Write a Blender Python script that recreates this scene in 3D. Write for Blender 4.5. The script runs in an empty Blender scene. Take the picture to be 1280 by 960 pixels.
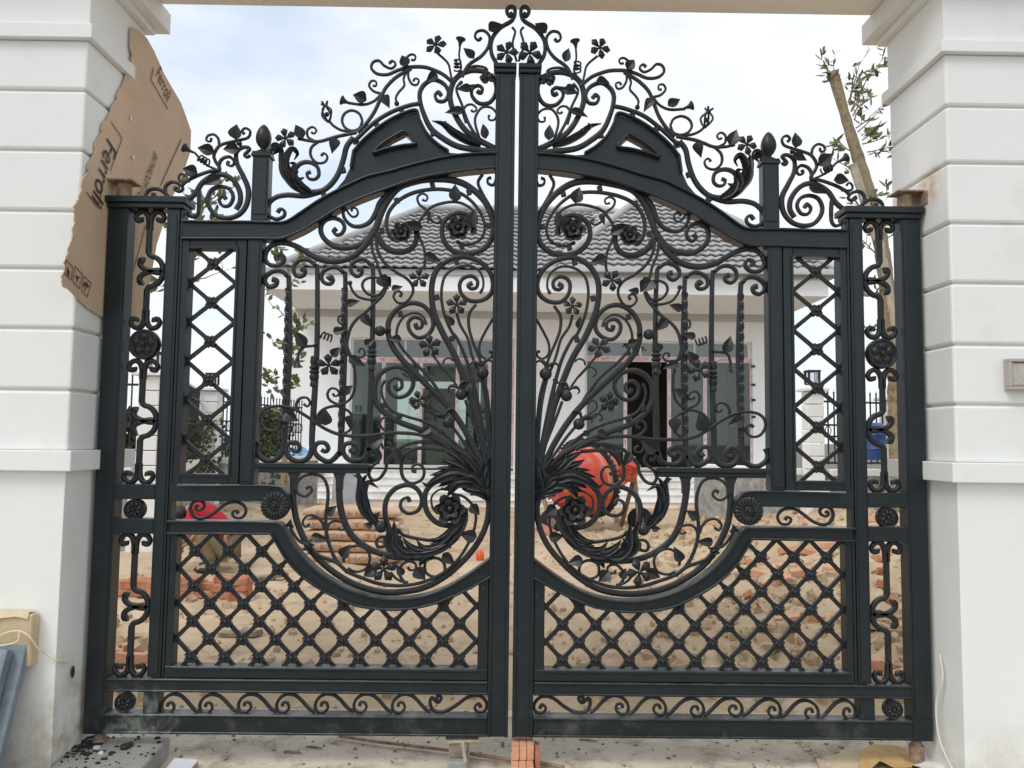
import bpy, bmesh, math, random
from mathutils import Vector, Matrix, noise
R = math.radians
random.seed(7)
S = bpy.context.scene
COL = S.collection

# ---------------------------------------------------------------- camera
CAM = (-0.04294, -4.21046, 1.57721)
YAW, PIT, ROL, FOC = 0.0076095, 0.0707655, -0.0117623, 967.0
fwd = Vector((math.sin(YAW)*math.cos(PIT), math.cos(YAW)*math.cos(PIT), math.sin(PIT)))
rgt0 = Vector((math.cos(YAW), -math.sin(YAW), 0)); up0 = rgt0.cross(fwd)
rgt = math.cos(ROL)*rgt0 - math.sin(ROL)*up0
upv = math.sin(ROL)*rgt0 + math.cos(ROL)*up0
cd = bpy.data.cameras.new('camera'); cam = bpy.data.objects.new('camera', cd); COL.objects.link(cam)
cd.sensor_width = 36; cd.lens = FOC/1280*36; cd.clip_start = 0.05; cd.clip_end = 2000
cam.matrix_world = Matrix(((rgt.x, upv.x, -fwd.x, CAM[0]), (rgt.y, upv.y, -fwd.y, CAM[1]), (rgt.z, upv.z, -fwd.z, CAM[2]), (0, 0, 0, 1)))
S.camera = cam

# ---------------------------------------------------------------- light
W = bpy.data.worlds.new('World'); S.world = W; W.use_nodes = True
nt = W.node_tree; N = nt.nodes; L = nt.links
for n in list(N): N.remove(n)
SUN_DIR = Vector((-0.50, -0.52, 0.95)).normalized()
out = N.new('ShaderNodeOutputWorld'); bg = N.new('ShaderNodeBackground'); bg.inputs['Strength'].default_value = 0.1
sky = N.new('ShaderNodeTexSky'); sky.sky_type = 'NISHITA'; sky.sun_disc = False
sky.sun_elevation = math.asin(SUN_DIR.z); sky.sun_rotation = math.atan2(SUN_DIR.x, SUN_DIR.y)
sky.air_density = 1.0; sky.dust_density = 2.0
tc = N.new('ShaderNodeTexCoord'); mp = N.new('ShaderNodeMapping'); mp.inputs['Scale'].default_value = (1.6, 1.6, 3.6); mp.inputs['Location'].default_value = (0.35, 0.2, 0.75)
ns = N.new('ShaderNodeTexNoise'); ns.inputs['Scale'].default_value = 1.5; ns.inputs['Detail'].default_value = 7; ns.inputs['Roughness'].default_value = 0.52
rp = N.new('ShaderNodeValToRGB'); rp.color_ramp.elements[0].position = 0.25; rp.color_ramp.elements[1].position = 0.52
rp.color_ramp.elements[0].color = (0.45, 0.45, 0.45, 1); rp.color_ramp.elements[1].color = (1, 1, 1, 1)
ns2 = N.new('ShaderNodeTexNoise'); ns2.inputs['Scale'].default_value = 3.0; ns2.inputs['Detail'].default_value = 5
cr2 = N.new('ShaderNodeValToRGB'); cr2.color_ramp.elements[0].position = 0.3; cr2.color_ramp.elements[1].position = 0.75
cr2.color_ramp.elements[0].color = (9.4, 9.9, 10.4, 1); cr2.color_ramp.elements[1].color = (10.8, 10.9, 11.1, 1)
mx = N.new('ShaderNodeMix'); mx.data_type = 'RGBA'
bl = N.new('ShaderNodeMix'); bl.data_type = 'RGBA'; bl.blend_type = 'MULTIPLY'; bl.inputs[0].default_value = 1.0; bl.inputs[7].default_value = (2.5, 2.65, 2.7, 1)
L.new(tc.outputs['Generated'], mp.inputs['Vector']); L.new(mp.outputs[0], ns.inputs['Vector']); L.new(mp.outputs[0], ns2.inputs['Vector'])
L.new(ns.outputs[0], rp.inputs[0]); L.new(rp.outputs[0], mx.inputs[0]); L.new(sky.outputs[0], bl.inputs[6]); L.new(bl.outputs[2], mx.inputs[6])
L.new(ns2.outputs[0], cr2.inputs[0]); L.new(cr2.outputs[0], mx.inputs[7]); L.new(mx.outputs[2], bg.inputs['Color']); L.new(bg.outputs[0], out.inputs['Surface'])
sl = bpy.data.lights.new('sun', 'SUN'); sl.energy = 1.5; sl.angle = R(25); sl.color = (1.0, 0.97, 0.92)
so = bpy.data.objects.new('sun', sl); COL.objects.link(so); so.rotation_euler = SUN_DIR.to_track_quat('Z', 'Y').to_euler()
S.view_settings.view_transform = 'Standard'; S.view_settings.look = 'None'
S.view_settings.exposure = 0.0; S.view_settings.gamma = 1.0

# ---------------------------------------------------------------- helpers
def ray(x, y): return fwd + (x-640)/FOC*rgt - (y-480)/FOC*upv
def at(x, y, Y):
    d = ray(x, y); t = (Y-CAM[1])/d.y
    return Vector((CAM[0]+t*d.x, Y, CAM[2]+t*d.z))
def gnd(x, y, z=0.0):
    d = ray(x, y); t = (z-CAM[2])/d.z
    return Vector((CAM[0]+t*d.x, CAM[1]+t*d.y, z))
BASE = {}
def thing(name, label, cat, loc=(0, 0, 0), group=None):
    o = bpy.data.objects.new(name, None); COL.objects.link(o); o.location = loc; o.empty_display_size = 0.1
    o['label'] = label; o['category'] = cat
    if group: o['group'] = group
    BASE[o] = Vector(loc); return o
def tag(o, label, cat, group=None):
    o['label'] = label; o['category'] = cat
    if group: o['group'] = group
    return o
def origin(p): return BASE.get(p, Vector((0, 0, 0))) if p else Vector((0, 0, 0))
class MB:
    def __init__(s): s.v = []; s.f = []; s.mi = []
    def add(s, vs, fs, m=0):
        b = len(s.v); s.v += [Vector(q) for q in vs]; s.f += [tuple(i+b for i in f) for f in fs]; s.mi += [m]*len(fs); return s
    def box(s, x0, x1, y0, y1, z0, z1, m=0):
        return s.add([(x0,y0,z0),(x1,y0,z0),(x1,y1,z0),(x0,y1,z0),(x0,y0,z1),(x1,y0,z1),(x1,y1,z1),(x0,y1,z1)],
                     [(0,3,2,1),(4,5,6,7),(0,1,5,4),(1,2,6,5),(2,3,7,6),(3,0,4,7)], m)
    def obox(s, c, ax, ay, az, m=0):       # oriented box: centre and half-axis vectors
        c, ax, ay, az = map(Vector, (c, ax, ay, az))
        vs = [c+i*ax+j*ay+k*az for k in (-1, 1) for (i, j) in ((-1,-1),(1,-1),(1,1),(-1,1))]
        return s.add(vs, [(0,3,2,1),(4,5,6,7),(0,1,5,4),(1,2,6,5),(2,3,7,6),(3,0,4,7)], m)
    def tube(s, pts, rad, n=8, m=0, cap=True):
        pts = [Vector(p) for p in pts]; k = len(pts)
        rr = rad if isinstance(rad, (list, tuple)) else [rad]*k
        vs = []; t0 = (pts[1]-pts[0]).normalized()
        a = t0.orthogonal().normalized()
        for i in range(k):
            t = (pts[min(i+1, k-1)]-pts[max(i-1, 0)]).normalized()
            a = (a-t*a.dot(t)).normalized(); b = t.cross(a)
            for j in range(n):
                w = 2*math.pi*j/n; vs.append(pts[i]+rr[i]*(math.cos(w)*a+math.sin(w)*b))
        fs = [(i*n+j, i*n+(j+1)%n, (i+1)*n+(j+1)%n, (i+1)*n+j) for i in range(k-1) for j in range(n)]
        if cap: fs += [tuple(range(n-1, -1, -1)), tuple(range((k-1)*n, k*n))]
        return s.add(vs, fs, m)
    def lathe(s, prof, base, axis, n=12, m=0):
        axis = Vector(axis).normalized(); base = Vector(base); a = axis.orthogonal().normalized(); b = axis.cross(a); vs = []
        for t, r in prof:
            for j in range(n):
                w = 2*math.pi*(j+.5)/n; vs.append(base+axis*t+r*(math.cos(w)*a+math.sin(w)*b))
        k = len(prof)
        fs = [(i*n+j, i*n+(j+1)%n, (i+1)*n+(j+1)%n, (i+1)*n+j) for i in range(k-1) for j in range(n)]
        fs += [tuple(range(n-1, -1, -1)), tuple(range((k-1)*n, k*n))]
        return s.add(vs, fs, m)
    def ball(s, c, r, n=8, m=0, sc=(1, 1, 1)):
        c = Vector(c); vs = []; h = n//2+1
        for i in range(h+1):
            p = math.pi*i/h
            rr = max(math.sin(p), 1e-3)
            for j in range(n):
                w = 2*math.pi*j/n; vs.append(c+Vector((rr*math.cos(w)*r*sc[0], rr*math.sin(w)*r*sc[1], -math.cos(p)*r*sc[2])))
        fs = [(i*n+j, i*n+(j+1)%n, (i+1)*n+(j+1)%n, (i+1)*n+j) for i in range(h) for j in range(n)]
        fs += [tuple(range(n-1, -1, -1)), tuple(range(h*n, (h+1)*n))]
        return s.add(vs, fs, m)
    def mesh(s, name, off=Vector((0, 0, 0)), recalc=True, flip=False):
        me = bpy.data.meshes.new(name); me.from_pydata([v-off for v in s.v], [], s.f); me.polygons.foreach_set('material_index', s.mi)
        if recalc:
            bm = bmesh.new(); bm.from_mesh(me); bmesh.ops.recalc_face_normals(bm, faces=bm.faces); bm.to_mesh(me); bm.free()
        me.update(); return me
    def build(s, name, mats, parent=None, bevel=0, smooth=False, recalc=True, seg=1, angle=30):
        me = s.mesh(name, origin(parent), recalc)
        for m in (mats if isinstance(mats, (list, tuple)) else [mats]): me.materials.append(m)
        return link(name, me, parent, bevel, smooth, seg, angle)
def link(name, me, parent=None, bevel=0, smooth=False, seg=1, angle=30):
    o = bpy.data.objects.new(name, me); COL.objects.link(o)
    if parent: o.parent = parent
    BASE[o] = origin(parent)
    if smooth:
        me.polygons.foreach_set('use_smooth', [True]*len(me.polygons))
        try: me.set_sharp_from_angle(angle=R(angle))
        except Exception: pass
    if bevel:
        b = o.modifiers.new('bevel', 'BEVEL'); b.width = bevel; b.segments = seg; b.limit_method = 'ANGLE'; b.angle_limit = R(35)
    return o
def struct(o): o['kind'] = 'structure'; return o
def stuff(o, label=None, cat=None):
    o['kind'] = 'stuff'
    if label: o['label'] = label; o['category'] = cat
    return o

def catmull(P, step):
    P = [Vector(p) for p in P]
    if len(P) == 2:
        n = max(2, int((P[1]-P[0]).length/step)+1); return [P[0].lerp(P[1], i/(n-1)) for i in range(n)]
    Q = [2*P[0]-P[1]]+P+[2*P[-1]-P[-2]]; o = []
    for i in range(1, len(Q)-2):
        p0, p1, p2, p3 = Q[i-1:i+3]; n = max(2, int((p2-p1).length/step)+1)
        for k in range(n):
            t = k/n; o.append(0.5*((2*p1)+(p2-p0)*t+(2*p0-5*p1+4*p2-p3)*t*t+(3*p1-p0-3*p2+p3)*t**3))
    o.append(P[-1]); return o

# ---------------------------------------------------------------- materials
def mat(name, col, rough=0.6, metal=0.0, var=0.0, scale=8.0, bump=0.0, bscale=60.0, col2=None, coord='Object', spec=None, detail=5, dirt=None):
    m = bpy.data.materials.new(name); m.use_nodes = True; t = m.node_tree; n = t.nodes; l = t.links; b = n['Principled BSDF']
    b.inputs['Base Color'].default_value = (*col, 1); b.inputs['Roughness'].default_value = rough; b.inputs['Metallic'].default_value = metal
    if spec is not None: b.inputs['Specular IOR Level'].default_value = spec
    c = n.new('ShaderNodeTexCoord'); g = n.new('ShaderNodeNewGeometry')
    src = g.outputs['Position'] if coord == 'World' else c.outputs['Object']
    last = None
    if var or col2:
        a = n.new('ShaderNodeTexNoise'); a.inputs['Scale'].default_value = scale; a.inputs['Detail'].default_value = detail; a.inputs['Roughness'].default_value = 0.65
        r = n.new('ShaderNodeValToRGB'); r.color_ramp.elements[0].position = 0.33; r.color_ramp.elements[1].position = 0.68
        c2 = col2 or tuple(min(1, q*(1+var)) for q in col); c1 = col if col2 else tuple(q*(1-var) for q in col)
        r.color_ramp.elements[0].color = (*c1, 1); r.color_ramp.elements[1].color = (*c2, 1)
        l.new(src, a.inputs['Vector']); l.new(a.outputs[0], r.inputs[0]); last = r.outputs[0]
    if dirt:
        dcol, dscale, lo, hi = dirt
        a = n.new('ShaderNodeTexNoise'); a.inputs['Scale'].default_value = dscale; a.inputs['Detail'].default_value = 8; a.inputs['Roughness'].default_value = 0.7
        r = n.new('ShaderNodeValToRGB'); r.color_ramp.elements[0].position = lo; r.color_ramp.elements[1].position = hi
        mxn = n.new('ShaderNodeMix'); mxn.data_type = 'RGBA'
        l.new(src, a.inputs['Vector']); l.new(a.outputs[0], r.inputs[0]); l.new(r.outputs[0], mxn.inputs[0])
        if last: l.new(last, mxn.inputs[6])
        else: mxn.inputs[6].default_value = (*col, 1)
        mxn.inputs[7].default_value = (*dcol, 1); last = mxn.outputs[2]
    if last: l.new(last, b.inputs['Base Color'])
    if bump:
        a = n.new('ShaderNodeTexNoise'); a.inputs['Scale'].default_value = bscale; a.inputs['Detail'].default_value = 6
        u = n.new('ShaderNodeBump'); u.inputs['Strength'].default_value = bump; u.inputs['Distance'].default_value = 0.01
        l.new(src, a.inputs['Vector']); l.new(a.outputs[0], u.inputs['Height']); l.new(u.outputs[0], b.inputs['Normal'])
    return m
def add_mask(m, colour, build):
    t = m.node_tree; n = t.nodes; l = t.links; b = n['Principled BSDF']; x = n.new('ShaderNodeMix'); x.data_type = 'RGBA'
    src = b.inputs['Base Color'].links[0].from_socket if b.inputs['Base Color'].links else None
    if src: l.new(src, x.inputs[6])
    else: x.inputs[6].default_value = b.inputs['Base Color'].default_value
    x.inputs[7].default_value = (*colour, 1); l.new(build(n, l), x.inputs[0]); l.new(x.outputs[2], b.inputs['Base Color']); return m
def nmask(n, l, scale, lo, hi):
    g = n.new('ShaderNodeNewGeometry'); a = n.new('ShaderNodeTexNoise'); a.inputs['Scale'].default_value = scale; a.inputs['Detail'].default_value = 9; a.inputs['Roughness'].default_value = .7
    r = n.new('ShaderNodeMapRange'); r.inputs[1].default_value = lo; r.inputs[2].default_value = hi; l.new(g.outputs['Position'], a.inputs['Vector']); l.new(a.outputs[0], r.inputs[0]); return r.outputs[0]
def axis_mask(n, l, out, ax, lo, hi):
    g = n.new('ShaderNodeNewGeometry'); q = n.new('ShaderNodeSeparateXYZ'); r = n.new('ShaderNodeMapRange'); r.interpolation_type = 'SMOOTHSTEP'; r.inputs[1].default_value = lo; r.inputs[2].default_value = hi
    l.new(g.outputs[out], q.inputs[0]); l.new(q.outputs[ax], r.inputs[0]); return r.outputs[0]
def mul(n, l, *a):
    o = a[0]
    for b in a[1:]:
        k = n.new('ShaderNodeMath'); k.operation = 'MULTIPLY'; l.new(o, k.inputs[0])
        if isinstance(b, float): k.inputs[1].default_value = b
        else: l.new(b, k.inputs[1])
        o = k.outputs[0]
    return o
def near(n, l, pos, r0, r1):
    g = n.new('ShaderNodeNewGeometry'); d = n.new('ShaderNodeVectorMath'); d.operation = 'DISTANCE'; d.inputs[1].default_value = pos; r = n.new('ShaderNodeMapRange'); r.interpolation_type = 'SMOOTHSTEP'
    r.inputs[1].default_value = r1; r.inputs[2].default_value = r0; l.new(g.outputs['Position'], d.inputs[0]); l.new(d.outputs['Value'], r.inputs[0]); return r.outputs[0]
def glass(name, tint, refl, rough=0.02):
    m = bpy.data.materials.new(name); m.use_nodes = True; t = m.node_tree; n = t.nodes; l = t.links
    for q in list(n): n.remove(q)
    o = n.new('ShaderNodeOutputMaterial'); x = n.new('ShaderNodeMixShader'); a = n.new('ShaderNodeBsdfTransparent'); g = n.new('ShaderNodeBsdfGlossy')
    a.inputs[0].default_value = (*tint, 1); g.inputs[0].default_value = (0.9, 0.95, 0.93, 1); g.inputs['Roughness'].default_value = rough
    f = n.new('ShaderNodeFresnel'); f.inputs[0].default_value = 1.5; ad = n.new('ShaderNodeMath'); ad.inputs[1].default_value = refl
    l.new(f.outputs[0], ad.inputs[0]); l.new(ad.outputs[0], x.inputs[0]); l.new(a.outputs[0], x.inputs[1]); l.new(g.outputs[0], x.inputs[2]); l.new(x.outputs[0], o.inputs[0])
    return m
IRON = mat('gate_paint', (0.0095, 0.0165, 0.0205), 0.31, 0.0, 0.22, 5.0, 0.10, 120.0, dirt=((0.030, 0.040, 0.043), 9.0, 0.60, 0.85), spec=.42)
IRON2 = mat('forged_paint', (0.015, 0.0165, 0.019), 0.36, 0.0, 0.25, 20.0, 0.22, 90.0, dirt=((0.03, 0.03, 0.03), 14.0, 0.64, 0.85), spec=.38)
WHITE = mat('white_wall_paint', (0.80, 0.81, 0.79), 0.75, 0, 0.018, 1.6, 0.06, 40.0, dirt=((0.66, 0.65, 0.60), 1.3, 0.60, 0.86))
for M_ in (IRON, IRON2):
    add_mask(M_, (0.17, 0.165, 0.16), lambda n, l: mul(n, l, axis_mask(n, l, 'Normal', 2, .55, .95), nmask(n, l, 7.0, .38, .62), .75))
    add_mask(M_, (0.13, 0.125, 0.11), lambda n, l: mul(n, l, axis_mask(n, l, 'Position', 2, .32, .0), nmask(n, l, 5.0, .52, .70), .55))
    add_mask(M_, (0.20, 0.21, 0.21), lambda n, l: mul(n, l, nmask(n, l, 34.0, .66, .74), .5))
add_mask(IRON, (0.22, 0.25, 0.22), lambda n, l: mul(n, l, near(n, l, (-1.95, 0, .03), .05, .32), nmask(n, l, 9.0, .45, .60), .7))
add_mask(WHITE, (0.42, 0.36, 0.25), lambda n, l: mul(n, l, axis_mask(n, l, 'Position', 2, .30, -.15), nmask(n, l, 3.5, .42, .66), .65))
add_mask(WHITE, (0.55, 0.53, 0.48), lambda n, l: mul(n, l, nmask(n, l, 2.2, .58, .75), .28))
add_mask(WHITE, (0.50, 0.26, 0.09), lambda n, l: mul(n, l, near(n, l, (2.27, -.06, 2.98), .03, .17), nmask(n, l, 8.0, .35, .6), .85))
add_mask(WHITE, (0.35, 0.27, 0.12), lambda n, l: mul(n, l, near(n, l, (-2.27, -.02, .0), .05, .62), nmask(n, l, 6.0, .42, .62), .7))
HWHITE = mat('house_wall_paint', (0.90, 0.912, 0.92), 0.8, 0, 0.015, 0.8, dirt=((0.84, 0.84, 0.83), 0.9, 0.58, 0.85))
STEPW = mat('white_step_stone', (0.80, 0.79, 0.76), 0.55, 0, 0.05, 1.2, dirt=((0.5, 0.44, 0.36), 1.6, 0.5, 0.8))
SOFFIT = mat('soffit_plaster', (0.86, 0.81, 0.74), 0.9, 0, 0.04, 2.0)
GREYB = mat('grey_beam_paint', (0.52, 0.53, 0.52), 0.8, 0, 0.04, 2.0)
TILE = mat('grey_roof_tile', (0.34, 0.335, 0.33), 0.7, 0, 0.14, 2.2)
RIDGE = mat('ridge_tile', (0.42, 0.42, 0.42), 0.6, 0, 0.12, 4.0)
SAND = mat('yard_sand', (0.42, 0.305, 0.19), 0.95, 0, 0, 1.3, 0.7, 26.0, col2=(0.58, 0.455, 0.315), dirt=((0.27, 0.175, 0.10), 2.1, 0.52, 0.70), coord='World')
add_mask(SAND, (0.62, 0.56, 0.46), lambda n, l: mul(n, l, nmask(n, l, 4.5, .58, .72), .6))
CONC = mat('concrete', (0.42, 0.37, 0.29), 0.9, 0, 0, 2.2, 0.35, 55.0, col2=(0.58, 0.52, 0.42), dirt=((0.20, 0.155, 0.105), 5.0, 0.50, 0.72), coord='World')
SLABG = mat('grey_slab_stone', (0.30, 0.295, 0.27), 0.85, 0, 0.2, 7.0, 0.3, 50.0, dirt=((0.14, 0.14, 0.125), 7.0, 0.55, 0.75))
BLUEST = mat('blue_grey_stone', (0.19, 0.235, 0.275), 0.6, 0, 0.25, 9.0, 0.2, 40.0)
CARD = mat('cardboard', (0.58, 0.43, 0.30), 0.85, 0, 0.08, 4.0, 0.1, 30.0, dirt=((0.20, 0.10, 0.045), 5.0, 0.66, 0.82))
CARD2 = mat('packing_cardboard', (0.52, 0.42, 0.27), 0.85, 0, 0.1, 8.0, 0.15, 30.0)
INK = mat('print_ink', (0.035, 0.03, 0.028), 0.7)
INK2 = mat('thin_print_ink', (0.13, 0.085, 0.06), 0.8)
RUST = mat('rusty_steel', (0.22, 0.115, 0.06), 0.8, 0.2, 0.5, 30.0, 0.4, 80.0, col2=(0.36, 0.30, 0.22))
BRICK = mat('red_brick', (0.36, 0.12, 0.06), 0.9, 0, 0, 7.0, 0.3, 60.0, col2=(0.50, 0.23, 0.135), dirt=((.42, .33, .23), 5.0, .55, .7))
BRICK2 = mat('orange_brick', (0.58, 0.27, 0.15), 0.9, 0, 0, 25.0, 0.3, 60.0, col2=(0.68, 0.40, 0.27))
WOOD = mat('weathered_wood', (0.25, 0.20, 0.15), 0.85, 0, 0.4, 18.0, 0.3, 60.0)
PLANK = mat('brace_plank_wood', (0.40, 0.34, 0.26), 0.85, 0, 0.25, 9.0, 0.2, 60.0)
BARK = mat('tree_bark', (0.34, 0.235, 0.155), 0.9, 0, 0, 5.0, 0.9, 22.0, col2=(0.24, 0.235, 0.13), dirt=((0.14, 0.10, 0.065), 9.0, .5, .62))
LEAFM = mat('tree_leaf', (0.075, 0.115, 0.04), 0.6, 0, 0, 6.0, col2=(0.22, 0.24, 0.08))
HEDGE = mat('hedge_leaf', (0.028, 0.048, 0.02), 0.7, 0, 0, 2.0, col2=(0.075, 0.10, 0.035))
BAG = mat('kraft_paper_bag', (0.52, 0.36, 0.24), 0.85, 0, 0.12, 5.0, 0.35, 16.0, dirt=((0.66, 0.56, 0.44), 4.0, 0.55, 0.75))
BAGINK = mat('bag_print', (0.30, 0.15, 0.10), 0.8)
EARTH = mat('street_earth', (0.15, 0.135, 0.115), 0.95, 0, 0.25, 0.6, coord='World')
REDP = mat('mixer_red_paint', (0.52, 0.055, 0.03), 0.5, 0, 0.2, 5.0, dirt=((0.5, 0.27, 0.19), 6.0, 0.52, 0.75))
SALMON = mat('mixer_faded_paint', (0.66, 0.18, 0.10), 0.55, 0, 0.15, 3.0, dirt=((0.60, 0.36, 0.28), 5.0, 0.5, 0.72))
DARKM = mat('dark_steel', (0.03, 0.03, 0.032), 0.5, 0.3, 0.3, 10.0)
RUBBER = mat('tyre_rubber', (0.02, 0.02, 0.02), 0.9)
TARP = mat('blue_tarp', (0.16, 0.36, 0.58), 0.5, 0, 0.35, 6.0, 0.6, 9.0, dirt=((0.6, 0.68, 0.72), 7.0, 0.56, 0.66))
BLUEP = mat('blue_plastic', (0.02, 0.075, 0.24), 0.4, 0, 0.2, 8.0)
GREYBD = mat('grey_board', (0.30, 0.31, 0.34), 0.7, 0, 0.15, 3.0)
FRAMEW = mat('white_door_frame', (0.72, 0.69, 0.69), 0.4)
TAPE = mat('pink_protective_tape', (0.66, 0.22, 0.27), 0.5, 0, 0, 9.0, col2=(0.82, 0.78, 0.79))
ROOM = mat('interior_wall', (0.10, 0.085, 0.065), 0.9, 0, 0.1, 2.0)
ROOM2 = mat('interior_green_board', (0.01, 0.30, 0.19), 0.6)
ROOM3 = mat('interior_pale_wall', (0.46, 0.47, 0.44), 0.9, 0, 0.1, 1.0)
GLASS = glass('door_glass', (0.58, 0.66, 0.60), 0.035)
GLASS2 = glass('transom_glass', (0.42, 0.47, 0.43), 0.10)
SHIRT = mat('red_cotton', (0.42, 0.008, 0.022), 0.85, 0, 0.25, 9.0)
KHAKI = mat('khaki_cotton', (0.20, 0.15, 0.075), 0.9, 0, 0.2, 9.0)
SKIN = mat('skin', (0.42, 0.24, 0.16), 0.6)
HAIR = mat('black_hair', (0.015, 0.012, 0.01), 0.6)
PAPER = mat('white_paper', (0.72, 0.71, 0.68), 0.8, 0, 0.08, 9.0, 0.2, 20.0)
CERAM = mat('white_ceramic_tile', (0.62, 0.66, 0.68), 0.3)
CLAYE = mat('tile_clay_back', (0.40, 0.22, 0.13), 0.9)
STRING = mat('cream_string', (0.72, 0.62, 0.46), 0.8)
CABLE = mat('white_cable', (0.70, 0.67, 0.60), 0.6)
DEBRIS = mat('black_debris', (0.02, 0.022, 0.022), 0.8)
LAMPM = mat('lamp_housing', (0.42, 0.37, 0.34), 0.5)
LAMPG = mat('frosted_lamp_glass', (0.45, 0.43, 0.38), 0.25, 0, 0.15, 20.0)
STONEW = mat('rough_grey_stone', (0.30, 0.30, 0.28), 0.9, 0, 0.35, 9.0, 0.5, 20.0)
FENCEI = mat('black_fence_paint', (0.018, 0.02, 0.02), 0.5)
ORANGE = mat('orange_plastic', (0.75, 0.10, 0.02), 0.5)
LANT = glass('lantern_glass', (0.85, 0.86, 0.95), 0.1)

# ================================================================ THE GATE
PXM = 0.00437                                     # metres per drawing unit on the gate plane
SHEET = {'A': (380, 0, 4.571), 'B': (180, 130, 4.571), 'C': (310, 200, 4), 'D': (310, 400, 4), 'E': (310, 560, 4), 'F': (500, 520, 9.143),
         'G': (100, 220, 5.333), 'H': (100, 380, 5.333), 'I': (100, 540, 5.333), 'J': (100, 700, 5.333), 'K': (260, 760, 3.0476), 'L': (0, 720, 4),
         'M': (430, 600, 6.4), 'N': (460, 150, 6.4), 'O': (540, 60, 10.667), 'P': (0, 0, 1)}
def parse(s):
    o = []; k = 'P'
    for w in s.split():
        if w.isalpha(): k = w
        else:
            a, b = w.split(','); ox, oy, q = SHEET[k]; o.append((ox+float(a)/q, oy+float(b)/q))
    return o
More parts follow.
